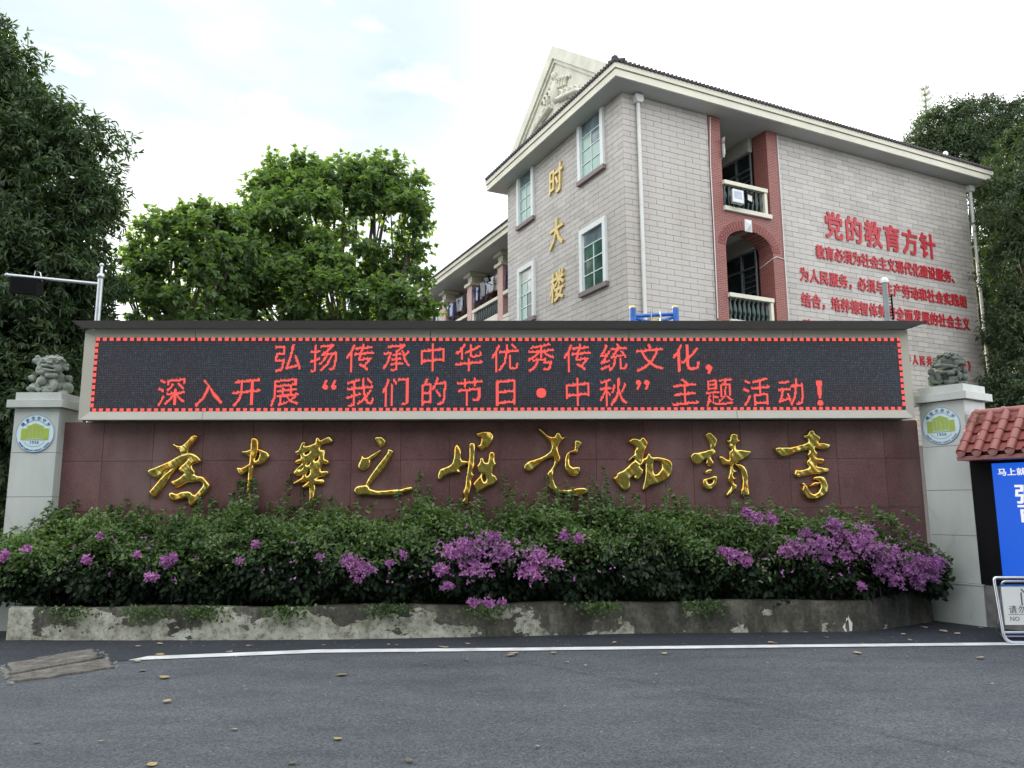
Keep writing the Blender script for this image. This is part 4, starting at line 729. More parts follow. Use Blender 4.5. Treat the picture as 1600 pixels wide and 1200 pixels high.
# ------------------------------------------------------------------ lions
def sculpt(name, mb, m, loc, rz, label, vox=.0042):
    me = mb.mesh('rough', m); o = bpy.data.objects.new('rough', me); col.objects.link(o)
    r_ = o.modifiers.new('r', 'REMESH'); r_.mode = 'VOXEL'; r_.voxel_size = vox; r_.use_smooth_shade = True
    s_ = o.modifiers.new('s', 'SMOOTH'); s_.factor = .25; s_.iterations = 1
    new = bpy.data.meshes.new_from_object(o.evaluated_get(bpy.context.evaluated_depsgraph_get())); new.name = name
    bpy.data.objects.remove(o); bpy.data.meshes.remove(me)
    if not new.materials: new.materials.append(m)
    p = link(name, new); p.location = loc; p.rotation_euler = (0, 0, rz); tag(p, label, 'stone lion', 'carved stone lions on the gate pillars'); return p

def lion_left():
    mb = MB(); k = .00056
    def e(x, z, y, rx, rz, ry): mb.ell(((x - 600) * k, y * k, (1050 - z) * k), (rx * k, ry * k, rz * k), 14, 9)
    def t(pts, r): mb.tube([((x - 600) * k, y * k, (1050 - z) * k) for x, z, y in pts], [q_ * k for q_ in r] if isinstance(r, list) else r * k, 8)
    e(610, 880, 120, 330, 190, 300); e(590, 690, 60, 265, 220, 240); e(600, 1030, 50, 340, 35, 330)
    e(290, 920, -60, 115, 135, 180); t([(220, 960, -200), (300, 900, -220), (420, 920, -240), (540, 1000, -260)], [50, 60, 50, 55])
    e(490, 770, -190, 110, 110, 90); t([(480, 760, -230), (430, 860, -260), (480, 900, -260)], [55, 45, 35])
    e(640, 380, -20, 225, 190, 230); e(520, 560, -170, 190, 70, 80); e(430, 500, -150, 110, 90, 90); e(690, 640, -190, 150, 70, 80); e(380, 530, -160, 60, 45, 60); e(740, 620, -200, 50, 40, 50)
    # brow cap, bumps, eyes, nose, lips
    e(690, 265, -110, 185, 62, 170); t([(480, 255, -200), (600, 310, -255), (860, 300, -200)], [30, 34, 26])
    for x, z in ((480, 205), (575, 190), (690, 185), (780, 225), (840, 290)): e(x, z, -30, 52, 42, 60)
    e(545, 330, -225, 36, 28, 34); e(800, 350, -215, 34, 26, 32); e(450, 330, -170, 55, 60, 70); e(680, 370, -265, 62, 42, 60); e(620, 345, -250, 45, 30, 50)
    t([(455, 400, -190), (540, 425, -255), (650, 430, -275), (760, 460, -245), (830, 450, -190)], [26, 30, 32, 30, 22])
    t([(470, 480, -180), (560, 505, -240), (680, 535, -260), (790, 540, -220)], [26, 30, 32, 24])
    e(790, 480, -150, 80, 110, 100); e(400, 430, -120, 70, 90, 90)
    # ears with three lobes
    e(300, 290, -90, 78, 70, 40); e(300, 215, -90, 56, 50, 35); e(235, 285, -95, 46, 46, 30); e(345, 350, -90, 66, 45, 40); e(370, 260, -80, 50, 40, 40)
    e(910, 440, -60, 78, 62, 40); e(955, 392, -70, 42, 38, 30); e(955, 475, -70, 46, 40, 30)
    # fist, paw with toes, right leg, haunch, scroll tail
    e(250, 690, -130, 75, 80, 80)
    for i in range(4): t([(200 + i * 32, 650 + i * 12, -195), (190 + i * 32 + 30, 720 + i * 10, -200)], 15)
    t([(720, 760, -130), (760, 860, -180), (740, 960, -230)], [95, 90, 75]); e(680, 980, -270, 120, 75, 90)
    for i in range(4): e(600 + i * 52, 925 + abs(i - 1.5) * 8, -330, 30, 30, 34)
    e(930, 880, 60, 105, 130, 170); e(900, 1000, -60, 110, 45, 130); e(960, 1040, -120, 90, 35, 90)
    e(950, 660, 60, 70, 65, 60); e(980, 700, 60, 38, 60, 50); e(880, 640, 80, 60, 50, 60)
    return sculpt('stone_lion', mb, M['stone'], (-5.725, 9.38, 2.780), R(2), 'pale stone lion with flared ears and closed mouth on the hedge end pillar')
lion_left()

def lion_right():
    mb = MB(); k = .00060; r_ = random.Random(4)
    def e(x, z, y, rx, rz, ry): mb.ell(((x - 920) * k, y * k, (1090 - z) * k), (rx * k, ry * k, rz * k), 12, 8)
    def t(pts, r): mb.tube([((x - 920) * k, y * k, (1090 - z) * k) for x, z, y in pts], [q_ * k for q_ in r] if isinstance(r, list) else r * k, 7)
    e(900, 1060, 0, 370, 35, 300); e(880, 900, 80, 330, 200, 260); e(930, 600, 60, 270, 200, 240); e(930, 760, -40, 230, 190, 200)
    e(630, 920, -40, 110, 160, 150); t([(560, 860, -120), (640, 960, -160), (760, 1000, -180), (830, 960, -200)], [40, 45, 40, 30]); t([(640, 830, -120), (700, 780, -140), (760, 900, -200)], [40, 45, 50])
    # heavy brows, eyes, nose, upper lip curling over an open mouth with teeth
    t([(700, 640, -160), (820, 650, -235), (950, 680, -265), (1100, 700, -210)], [36, 46, 48, 34]); e(900, 690, -240, 90, 45, 50); e(840, 720, -240, 40, 30, 40); e(1040, 730, -225, 40, 30, 40)
    t([(750, 800, -190), (860, 790, -250), (980, 800, -290), (1080, 770, -240)], [28, 36, 42, 30]); e(980, 830, -270, 70, 50, 70)
    for i in range(5): mb.box((930 + i * 34 - 920) * k, (930 + i * 34 + 22 - 920) * k, -300 * k, -230 * k, (1090 - 965) * k, (1090 - 895) * k)
    t([(850, 985, -210), (960, 1010, -280), (1090, 980, -240)], [40, 50, 36]); e(760, 900, -170, 60, 110, 80); e(1110, 880, -140, 50, 110, 100)
    # mane: rows of curls and outward spikes
    for i in range(34):
        a = r_.uniform(-.15, math.pi + .15); rr = r_.uniform(150, 265); x = 930 + rr * 1.02 * math.cos(a); z = 610 - rr * .98 * math.sin(a); y = -230 + (rr / 265) ** 2 * 190 + r_.uniform(-20, 20)
        e(x, z, y, r_.uniform(30, 48), r_.uniform(28, 44), 42)
        t([(x + 22 * math.cos(q_), z + 20 * math.sin(q_), y - 30) for q_ in (0, 1.2, 2.4, 3.6, 4.8)], 11)
    for i in range(22):
        a = R(-5 + 190 * i / 21); t([(930 + 215 * math.cos(a), 610 - 210 * math.sin(a), -40), (930 + 335 * math.cos(a), 620 - 285 * math.sin(a), 0)], [34, 8])
    for i in range(5): t([(800, 520 + i * 26, -225), (930, 545 + i * 24, -245)], 8)
    # ribbed ear and cheek, far ear, ball, paw
    e(610, 745, -110, 72, 80, 50)
    for i in range(4): t([(575 + i * 26, 690, -160), (560 + i * 28, 790, -160)], 11)
    e(1220, 765, -40, 62, 90, 50); e(1250, 730, -40, 34, 60, 30); e(1205, 905, -60, 75, 78, 80); e(1150, 1030, -120, 85, 45, 90)
    for i in range(3): e(1100 + i * 45, 1020, -210, 24, 26, 28)
    return sculpt('stone_lion', mb, M['stoned'], PF(.325, .27, 2.822), R(-32), 'darker stone lion with spiky curled mane and bared teeth by the tiled roof')
lion_right()

# ------------------------------------------------------------------ notice board with tiled roof
NB = empty('notice_board', (5.055, 9.55, 0), R(-55.86)); tag(NB, 'black framed notice board with bright blue screen under a terracotta tiled roof', 'notice board')
box('base', M['conc'], NB, .622, 3.0, .028, .5, 0, .466)
box('cabinet', M['black'], NB, .5865, 3.0, .030, .45, .468, 2.02)
box('screen', M['screen'], NB, .83, 2.7, .018, .0295, .585, 1.85)
def nbc(ch, x, z, s, wide=1.0, bold=.03):
    o = link('screen_character', char_mesh('screen_character', ch, s, M['scrtext'], .002, bold, wide), NB); o.location = (x, .0175, z)
for i, ch in enumerate('马上就办'): nbc(ch, .935 + i * .098, 1.748, .088, 1.1)
for i, ch in enumerate('强国'): nbc(ch, 1.16 + i * .23, 1.50, .23, 1.05, .045)
for i, ch in enumerate('百年'): nbc(ch, 1.16 + i * .23, 1.285, .21, 1.05, .045)
ez, ey, rz_, ry = 1.965, -.30, 2.43, .14; sl_ = Vector((0, ry - ey, rz_ - ez)); ln_ = sl_.length; sd_ = sl_.normalized(); up = Vector((0, -sd_.z, sd_.y)); 
box('eave_board', M['terra'], NB, .60, 3.0, ey + .01, .02, 1.885, 1.935, .004)
mb = MB(); mb.add([(.62, ey + .02, ez - .02), (3.0, ey + .02, ez - .02), (3.0, ry, rz_ - .02), (.66, ry, rz_ - .02), (.62, .45, ez - .02), (3.0, .45, ez - .02)], [(0, 1, 2, 3), (3, 2, 5, 4), (0, 3, 4)]); mb.build('roof_bed', M['terrad'], NB)
bar = None; pitch = .172; nrow = 4; rl = ln_ / nrow
def barrel():
    m_ = MB(); n = 8; vv = []
    for (t_, r_) in ((0, .052), (.02, .054), (rl * 1.12, .045)):
        for k in range(n + 1):
            a = math.pi * k / n; p = sd_ * t_ + up * (r_ * math.sin(a)) + Vector((r_ * math.cos(a), 0, 0)); vv.append(p)
    for k in range(n + 1):
        a = math.pi * k / n; vv.append(up * (.040 * math.sin(a)) + Vector((.040 * math.cos(a), 0, 0)))
    ff = [(i * (n + 1) + k, i * (n + 1) + k + 1, (i + 1) * (n + 1) + k + 1, (i + 1) * (n + 1) + k) for i in range(2) for k in range(n)]
    m_.add(vv, ff, 0, True); b3 = 3 * (n + 1); m_.add([vv[k] for k in range(n + 1)] + vv[b3:], [(k, n + 1 + k, n + 2 + k, k + 1) for k in range(n)])
    return m_.mesh('barrel_tile', M['terra'])
def pan():
    m_ = MB(); n = 6; vv = []
    for (t_, d_) in ((0, .030), (0, .016), (rl * 1.1, .0)):
        for k in range(n + 1):
            s = (k / n - .5) * 2; vv.append(sd_ * t_ + up * (d_ - .022 + .018 * s * s) + Vector((s * .062, 0, 0)))
    m_.add(vv, [(i * (n + 1) + k, i * (n + 1) + k + 1, (i + 1) * (n + 1) + k + 1, (i + 1) * (n + 1) + k) for i in range(2) for k in range(n)], 0, True)
    return m_.mesh('pan_tile', M['terra'])
bm_, pm_ = barrel(), pan(); plug = MB(); 
for k in range(1): plug.prism([(.052 * math.cos(2 * math.pi * i / 14), .052 * math.sin(2 * math.pi * i / 14)) for i in range(14)], -.012, .01)
plug.prism([(.036 * math.cos(2 * math.pi * i / 12), .036 * math.sin(2 * math.pi * i / 12)) for i in range(12)], -.017, -.011)
pgm = plug.mesh('end_cap', M['terra'])
for i in range(13):
    x = .66 + i * pitch
    for j in range(nrow):
        p = Vector((x, ey, ez)) + sd_ * (rl * j) + up * (.012 + .0)
        b = link('barrel_tile', bm_, NB, p + Vector((random.uniform(-.003, .003), 0, 0))); b.rotation_euler = (0, 0, R(random.uniform(-1.2, 1.2)))
        c = link('pan_tile', pm_, NB, p + Vector((pitch / 2, 0, 0)) - up * .004)
    link('end_cap', pgm, NB, (x, ey - .005, ez + .012))
for i in range(9):
    x = .66 + i * .29; rm = MB().tube([(x, ry + .01, rz_ + .02), (x + .03, ry + .01, rz_ + .02), (x + .031, ry + .01, rz_ + .02), (x + .29, ry + .01, rz_ + .02)], [.062, .062, .052, .052], 12); rm.build('ridge_tile', M['terra'], NB)
box('ridge_bed', M['terra'], NB, .64, 3.0, ry - .045, ry + .06, rz_ - .06, rz_ + .0)
# dry creeper
cre = crown_points([(*PF(.70, .06, 2.36), .11)], 2600, .05, 3, .6, .045, .010, 'lance', seed=5)
tag(link('dry_creeper', tri_mesh('dry_creeper', *cre, M['dry'])), 'tangle of dead creeper on the end of the tiled roof', 'creeper')

# ------------------------------------------------------------------ no-parking stand
ST = empty('parking_sign_stand', (4.93, 8.02, 0), R(-1)); tag(ST, 'chrome framed no parking board standing below the blue screen', 'sign')
def rr_path(w_, z0_, z1_, r_, y0_, y1_):
    P = []
    def yy(z): return y0_ + (y1_ - y0_) * (z - z0_) / (z1_ - z0_)
    for cx, cz, a0 in ((r_, z0_ + r_, 180), (w_ - r_, z0_ + r_, 270), (w_ - .03, z1_ - .03, 0), (.03, z1_ - .03, 90)):
        q_ = r_ if a0 in (180, 270) else .03
        for t in range(0, 91, 15): a = R(a0 + t); P.append((cx + q_ * math.cos(a), yy(cz + q_ * math.sin(a)), cz + q_ * math.sin(a)))
    return P + [P[0]]
MB().tube(rr_path(.85, .02, .645, .09, -.04, .04), .0165, 10).build('tube_frame', M['chrome'], ST)
o = MB().tube(rr_path(.80, .02, .60, .09, .30, .10), .0145, 10).build('rear_frame', M['chrome'], ST); o.location = (.12, 0, 0)
MB().tube([(.02, -.02, .115), (.83, -.02, .115)], .012, 8).build('cross_bar', M['chrome'], ST)
bd = MB(); bd.prism([(.045, .185), (.81, .185), (.81, .565), (.045, .565)], -.006, .006); o = bd.build('board', M['white'], ST)
MB().prism([(.035, .562), (.82, .562), (.82, .578), (.035, .578)], -.008, .008).build('board_reflection', M['blue'], ST)  # blue strip stands in for a reflection along the board's top
def stc(ch, x, z, s, m=M['ink'], w_=1, full=True): link('sign_character', char_mesh('sign_character', ch, s, m, .0015, .0, w_, full=full), ST, (x, -.0065, z))
stc('门', .30, .455, .18)
for i, ch in enumerate('请勿停车'): stc(ch, .135 + i * .095, .335, .085)
for i, ch in enumerate('NO PARKING'):
    if ch != ' ': stc(ch, .12 + i * .05, .245, .062, full=False)
MB().prism([(.085, .285), (.50, .285), (.50, .289), (.085, .289)], -.0075, -.0062).build('rule_line', M['ink'], ST)

# ------------------------------------------------------------------ main building
OX, OY, PS = 3.006, 19.125, R(25.92)
BD = empty('dormitory_building', (OX, OY, 0), PS); tag(BD, 'three storey grey tiled school building with red brick balcony bay and hipped roof', 'building')
H = 12.36; WL, WD = 14.35, 7.12
box('wall', M['joint'], BD, .0, 2.89, .0, WD, 0, H)
box('wall', M['joint'], BD, 5.50, WL, .0, WD, 0, H)
box('wall', M['inner'], BD, 2.89, 5.50, 3.4, WD, 0, H)
TWd, THt = .5172, .15941
def tiles(x0, x1, z0, z1, holes, phase, ztop):
    out_ = []; nr = int((z1 - z0) / THt) + 2
    for r_ in range(nr):
        zb = ztop - (r_ + 1) * THt; zt_ = zb + THt
        if zt_ < z0 + .02: break
        zt_ = min(zt_, z1)
        iv = [(x0, x1)]; zc = (zb + zt_) / 2
        for hx0, hx1, hz0, hz1 in holes:
            if hz0 < zc < hz1: iv = [p for a, b in iv for p in ((a, min(b, hx0)), (max(a, hx1), b)) if p[1] - p[0] > .02]
        off_ = phase + (TWd / 2 if r_ % 2 else 0)
        for a, b in iv:
            k = math.floor((a - off_) / TWd)
            while True:
                p, q_ = off_ + k * TWd, off_ + (k + 1) * TWd; k += 1
                if p >= b - .01: break
                p, q_ = max(p, a), min(q_, b)
                if q_ - p > .03: out_.append((p, q_, zb, zt_))
    return out_
ZT = 12.0658 + THt * 2
VW = [(1.05, 2.58, 10.33, 12.40), (5.98, 7.02 + .04, 10.33, 12.40), (1.05, 2.58, 7.35, 9.15), (5.98, 7.06, 7.35, 9.15)]
VW = [(.86, 2.24, 10.66, 12.40), (5.06, 6.27, 10.66, 12.40), (.86, 2.24, 7.33, 9.17), (5.06, 6.27, 7.33, 9.17)]
fr = tiles(-.02, 2.885, 3.2, H - .005, [], -.02 - .02, ZT) + tiles(5.505, WL, 3.2, H - .005, [], 5.505 - .36, ZT)
lf = tiles(0, WD, 3.2, H - .005, VW, -.03, ZT)
allt = [('f', t) for t in fr] + [('l', t) for t in lf]
cpos = Vector((0, 0, 1.42)); bmw = Matrix.Translation((OX, OY, 0)) @ Matrix.Rotation(PS, 4, 'Z')
def tsz(t):
    s, (a, b, c, d) = t; p = Vector(((a + b) / 2, 0, (c + d) / 2)) if s == 'f' else Vector((0, (a + b) / 2, (c + d) / 2)); wp = bmw @ p
    hid = d < 6.4 and not (s == 'f' and b > 9.5)
    if hid: return -1
    nrm = (bmw.to_3x3() @ (Vector((0, -1, 0)) if s == 'f' else Vector((-1, 0, 0)))); v_ = cpos - wp
    return (b - a) * (d - c) * abs(nrm.dot(v_.normalized())) / v_.length_squared
allt.sort(key=tsz, reverse=True)
gp = .0052
def tile_box(m_, s, t):
    a, b, c, d = t; p = random.uniform(.016, .021)
    if s == 'f': m_.box(a + gp, b - gp, -p, .001, c + gp, d - gp)
    else: m_.box(-p, .001, a + gp, b - gp, c + gp, d - gp)
rest = MB()
for i, (s, t) in enumerate(allt):
    if i < 296: m_ = MB(); tile_box(m_, s, t); m_.build('wall_tile', M['tile'], BD)
    else: tile_box(rest, s, t)
rest.build('wall_tile', M['tile'], BD)['kind'] = 'stuff'

# windows of the end wall
def window(v0, v1, z0, z1, opentop, seed, lights):
    W = empty('window', (0, 0, 0)); W.parent = BD; t = .15; d = -.10; ztop = z1 if not opentop else H
    for va in (v0, v1 - t): MB().box(d, .0, va, va + t, z0, ztop).build('jamb', M['winframe'], W)
    if not opentop: MB().box(d, .0, v0 + t, v1 - t, z1 - t, z1).build('lintel', M['winframe'], W)
    MB().box(d - .03, .0, v0 - .03, v1 + .03, z0 - .13, z0 - .003).build('sill', M['sill'], W)
    a, b = v0 + t, v1 - t; c, e_ = z0, (ztop if opentop else z1 - t); m_ = MB(); y0_, y1_ = -.045, -.018; bw = .028
    m_.box(y0_, y1_, a, a + bw, c, e_); m_.box(y0_, y1_, b - bw, b, c, e_); m_.box(y0_, y1_, a + bw, b - bw, c, c + bw)
    trz = e_ - (.42 if opentop else .40); rows = [c + bw + (trz - c - bw) * k / 3 for k in range(4)]
    for z in rows[1:]: m_.box(y0_, y1_, a + bw, b - bw, z - bw / 2, z + bw / 2)
    mid = (a + b) / 2; m_.box(y0_ + .002, y1_, mid - bw / 2, mid + bw / 2, c + bw, trz - bw / 2)
    m_.build('window_bars', M['alu'], W)
    r_ = random.Random(seed); k = 0
    for j in range(3):
        for (p, q_) in ((a, mid), (mid, b)):
            MB().box(-.022, -.012, p, q_, rows[j], rows[j + 1]).build('pane', M[lights[k]], W); k += 1
    MB().box(-.022, -.012, a, b, trz, e_).build('pane', M[lights[6]], W)
    MB().box(-.011, -.0005, a, b, c, e_).build('backing', M['dark'], W)
window(*VW[0], True, 1, ['glassl', 'glassl', 'glassl', 'glassl', 'glasst', 'glassl', 'glasst'])
window(*VW[1], True, 2, ['glassl', 'glassl', 'glassl', 'glassl', 'glassl', 'glassl', 'glasst'])
window(*VW[2], False, 3, ['glassd'] * 6 + ['glasst'])
window(*VW[3], False, 4, ['glassd', 'glassl', 'glassd', 'glassl', 'glassp', 'glassl', 'glassp'])

# red bay
bx0, bx1, pl_, pr_ = 2.89, 5.50, 3.31, 5.07; fy, by = -.045, .52
for a, b in ((bx0 + .001, pl_), (pr_, bx1 - .001)): MB().box(a, b, fy, by, 0, H - .002).build('brick_pier', M['brick'], BD)
def spandrel(z0, z1): MB().box(pl_, pr_, fy + .001, by - .1, z0, z1).build('brick_spandrel', M['brick'], BD)
# arch lintel between the lower and the upper balcony
zs_, zc_, zt_ = 8.56, 9.10, 9.55; n = 22; cx = (pl_ + pr_) / 2; hw = (pr_ - pl_) / 2; am = MB()
top = [(pl_ + (pr_ - pl_) * k / n) for k in range(n + 1)]; arc = [(x, zs_ + (zc_ - zs_) * math.sqrt(max(0, 1 - ((x - cx) / hw) ** 2))) for x in top]
for k in range(n):
    (xa, za), (xb, zb) = arc[k], arc[k + 1]
    am.add([(xa, fy + .001, za), (xb, fy + .001, zb), (xb, fy + .001, zt_), (xa, fy + .001, zt_), (xa, by - .05, za), (xb, by - .05, zb), (xb, by - .05, zt_), (xa, by - .05, zt_)], [(0, 1, 2, 3), (5, 4, 7, 6), (4, 5, 1, 0)])
am.build('brick_arch', M['brick'], BD)
ab = MB()
for k in range(27):
    a = math.pi * (k + .5) / 27
    if abs(k - 13) < 1: continue
    c_ = Vector((cx + (hw + .02) * math.cos(a), 0, zs_ + (zc_ - zs_ + .02) * math.sin(a))); nv = Vector((math.cos(a) / hw, 0, math.sin(a) / (zc_ - zs_))).normalized(); tv = Vector((-nv.z, 0, nv.x))
    vv = [c_ + nv * i_ + tv * j_ + Vector((0, y_, 0)) for y_ in (fy - .012, fy) for i_, j_ in ((0, -.026), (.24, -.030), (.24, .030), (0, .026))]
    ab.add(vv, [(0, 1, 2, 3), (0, 4, 5, 1), (1, 5, 6, 2), (2, 6, 7, 3), (3, 7, 4, 0)])
ab.build('arch_brick', M['archb'], BD)['kind'] = 'stuff'
kb = MB(); kx, kz = cx - .02, 9.24; vv = [(kx - .115, fy - .02, kz - .17), (kx + .115, fy - .02, kz - .17), (kx + .125, fy - .02, kz + .17), (kx - .125, fy - .02, kz + .17), (kx, fy - .10, kz)]
kb.add(vv, [(0, 1, 4), (1, 2, 4), (2, 3, 4), (3, 0, 4)]); kb.box(kx - .13, kx + .13, fy - .02, fy + .0, kz - .18, kz + .18); kb.build('keystone', M['winframe'], BD)
spandrel(6.0, 6.28); spandrel(0, 3.0)
# balustrades
bal = MB().lathe([(.045, 0), (.05, .04), (.03, .09), (.062, .22), (.07, .32), (.055, .44), (.028, .56), (.05, .62), (.05, .68)], n=10).mesh('baluster', M['green'])
def balustrade(zb, ztop_):
    B = empty('balustrade', (0, 0, 0)); B.parent = BD
    box('rail', M['cream'], B, pl_ - .02, pr_ - .15, fy - .10, .18, ztop_ - .12, ztop_, .01)
    box('bottom_rail', M['cream'], B, pl_ - .02, pr_ - .02, fy - .09, .16, zb, zb + .13, .01)
    box('rail_post', M['cream'], B, pr_ - .27, pr_ - .17, fy - .07, .12, zb + .132, ztop_ - .122)
    nb = 9; hgt = (ztop_ - .12 - zb - .13) / .68
    for i in range(nb): o = link('baluster', bal, B, (pl_ + .08 + i * .168, .0, zb + .132)); o.scale = (1, 1, hgt)
balustrade(9.56, 10.45); balustrade(6.28, 7.16)
# loggia floors, ceiling, inner side walls and windows
for z in (9.30, 6.02): box('floor_slab', M['soffit'], BD, pl_ - .3, pr_ + .3, .42, 3.4, z, z + .24)
for z0_, z1_ in ((9.54, H), (6.26, 9.30)):
    box('side_wall', M['inner'], BD, 5.02, 5.06, 1.95, 3.4, z0_, z1_); box('side_wall', M['inner'], BD, 2.895, 2.93, .52, 3.4, z0_, z1_)
    box('loggia_post', M['cream'], BD, 4.86, 5.02, 2.02, 2.18, z0_, z1_)
    zt2 = z1_ - .45; Wd_ = empty('side_window', (0, 0, 0)); Wd_.parent = BD
    m_ = MB(); 
    for y in (.54, 1.15, 1.9): m_.box(4.96, 5.0, y, y + .045, z0_ + .3, zt2)
    for z in (zt2 - .05, zt2 - .55): m_.box(4.955, 5.005, .54, 1.95, z, z + .05)
    m_.build('window_bars', M['galv'], Wd_); box('pane', M['glassk'], Wd_, 5.01, 5.03, .54, 1.95, z0_ + .2, zt2)
    m_ = MB()
    for k in range(9): m_.box(4.93, 4.945, .56, 1.0, z0_ + .45 + k * .17, z0_ + .465 + k * .17)
    m_.build('security_bars', M['galv'], Wd_)
    box('lintel', M['inner'], BD, 4.9, 5.06, .54, 2.02, zt2 + .002, z1_)
# pale conduits on the bay edges
for x_, pts in ((0, [(2.96, -.06, 12.28), (2.93, -.06, 11.8), (2.885, -.06, 10.9), (2.90, -.06, 9), (2.885, -.06, 6.4)]), (1, [(5.50, -.06, 12.3), (5.51, -.06, 10.5), (5.50, -.06, 8.4), (5.52, -.06, 6.6), (5.51, -.06, 6.2)])):
    MB().tube(pts, .014, 5).build('conduit', M['winframe'], BD)
MB().tube([(5.5, -.06, 8.42), (5.2, -.06, 8.46), (5.06, -.06, 8.40), (5.06, .5, 8.25)], .012, 5).build('conduit', M['winframe'], BD)

# drain pipes
def pipe(x):
    Pp = empty('drain_pipe', (0, 0, 0)); Pp.parent = BD
    MB().tube([(x, -.10, 2.0), (x, -.10, 12.12)], .052, 10).build('downpipe', M['pipe'], Pp)
    for z in (11.85, 10.65, 9.2, 8.1, 7.98, 7.6, 5.2, 4.0): MB().tube([(x, -.10, z), (x, -.10, z + .035)], .060, 10).build('collar', M['pipe'], Pp)
    MB().prism([(x - .08, 12.10), (x + .08, 12.10), (x + .12, 12.18), (x + .12, 12.32), (x - .12, 12.32), (x - .12, 12.18)], -.20, -.02).build('hopper', M['pipe'], Pp)
pipe(.44); pipe(WL + .10)

# eaves: soffit, two-step fascia, tile edge, roof
E_ = .60
box('soffit', M['soffit'], BD, -E_ + .03, WL + E_ - .03, -E_ + .03, WD + .5 - .03, H + .002, H + .06)
def ring(name, e0, e1, za, zb, m):
    m_ = MB(); X0, X1, Y0, Y1 = -e0, WL + e0, -e0, WD - .1 + e0; t = e0 - e1
    m_.prism([(X0, Y0), (X1, Y0), (X1 - t, Y0 + t), (X0 + t, Y0 + t)], za, zb, 'z'); m_.prism([(X0, Y0), (X0 + t, Y0 + t), (X0 + t, Y1 - t), (X0, Y1)], za, zb, 'z')
    m_.prism([(X1, Y0), (X1, Y1), (X1 - t, Y1 - t), (X1 - t, Y0 + t)], za, zb, 'z'); m_.prism([(X0, Y1), (X0 + t, Y1 - t), (X1 - t, Y1 - t), (X1, Y1)], za, zb, 'z')
    m_.build(name, m, BD)
ring('fascia', E_, .40, 12.375, 12.565, M['cream']); ring('fascia_groove', E_ - .018, .40, 12.567, 12.59, M['pedi']); ring('fascia', E_ + .035, .40, 12.592, 12.745, M['cream'])
rx0, rx1, ry0, ry1, ze, zr = -E_ - .05, WL + E_ + .05, -E_ - .05, WD + E_ - .05, 12.75, 14.5; mx_ = (ry0 + ry1) / 2; hy = mx_ - ry0
MB().add([(rx0, ry0, ze), (rx1, ry0, ze), (rx1, ry1, ze), (rx0, ry1, ze), (rx0 + hy, mx_, zr), (rx1 - hy, mx_, zr)], [(0, 1, 5, 4), (1, 2, 5), (2, 3, 4, 5), (3, 0, 4), (0, 3, 2, 1)]).build('roof', M['rooft'], BD)
et = MB()
for k in range(int((rx1 - rx0) / .135)):
    x = rx0 + .06 + k * .135; et.tube([(x, ry0 - .04, ze + .02), (x, ry0 + .35, ze + .16)], .050, 6)
for k in range(int((ry1 - ry0) / .135)):
    y = ry0 + .06 + k * .135; et.tube([(rx0 - .04, y, ze + .02), (rx0 + .35, y, ze + .16)], .050, 6)
et.build('eave_tile', M['rooft'], BD)['kind'] = 'stuff'
hip = MB()
for k in range(12): p0 = Vector((rx0, ry0, ze + .05)).lerp(Vector((rx0 + hy, mx_, zr + .05)), k / 30); p1 = Vector((rx0, ry0, ze + .05)).lerp(Vector((rx0 + hy, mx_, zr + .05)), (k + 1.1) / 30); hip.tube([p0, p1], [.10, .085], 8)
hip.build('hip_tile', M['rooft'], BD)
MB().tube([(rx0 + .1, ry0 + .1, ze + .1), (rx0 + .02, ry0 + .25, ze + .62)], .007, 5).build('lightning_rod', M['galv'], BD)
vp = MB().lathe([(.06, -.3), (.06, .12), (.09, .13), (.09, .30), (.05, .36)], (13.6, .1, 13.15), 10); vp.build('vent_pipe', M['winframe'], BD)

# pediment over the end wall
def tri(u0, u1, ins, name, m, zlo=12.9):
    ap, sl2 = 16.07 - ins * 1.25, .752; c_ = 4.03; hwid = (ap - zlo) / sl2
    return MB().prism([(c_ - hwid, zlo), (c_ + hwid, zlo), (c_, ap)], u0, u1, 'x').build(name, m, BD)
tri(.25, .75, 0, 'pediment', M['pedi']); 
def chev(u0, u1, i0, i1, name, zlo=12.9):
    c_ = 4.03; a0, a1 = 16.07 - i0 * 1.25, 16.07 - i1 * 1.25; h0, h1 = (a0 - zlo) / .752, (a1 - zlo) / .752
    m_ = MB(); m_.prism([(c_ - h0, zlo), (c_ - h1, zlo), (c_, a1), (c_, a0)], u0, u1, 'x'); m_.prism([(c_ + h0, zlo), (c_, a0), (c_, a1), (c_ + h1, zlo)], u0, u1, 'x'); m_.build(name, M['pedi'], BD)
chev(.13, .25, -.03, .32, 'pediment_moulding'); chev(.19, .25, .325, .43, 'pediment_moulding')
rel = MB(); r_ = random.Random(3); cv = 4.03
def curl(v, z, r0, a0, turn, th, s=1):
    P = [(.225, v + s * (r0 * (1 - .55 * t)) * math.cos(a0 + turn * t), z + (r0 * (1 - .55 * t)) * math.sin(a0 + turn * t)) for t in np.linspace(0, 1, 9)]
    rel.tube(P, [th * (1 - .5 * t) for t in np.linspace(0, 1, 9)], 6)
for s in (1, -1):
    for k in range(5): curl(cv + s * (.18 + .16 * k), 14.25 - .05 * k, .26 - .015 * k, R(200), -R(170), .05, s)
    for k in range(4): curl(cv + s * (.35 + .30 * k), 13.80 - .10 * k, .17, R(90), -R(300), .045, s)
    rel.tube([(.22, cv + s * .2, 13.75), (.215, cv + s * .8, 13.62), (.22, cv + s * 1.35, 13.5), (.22, cv + s * 1.75, 13.3)], [.08, .075, .06, .03], 8)
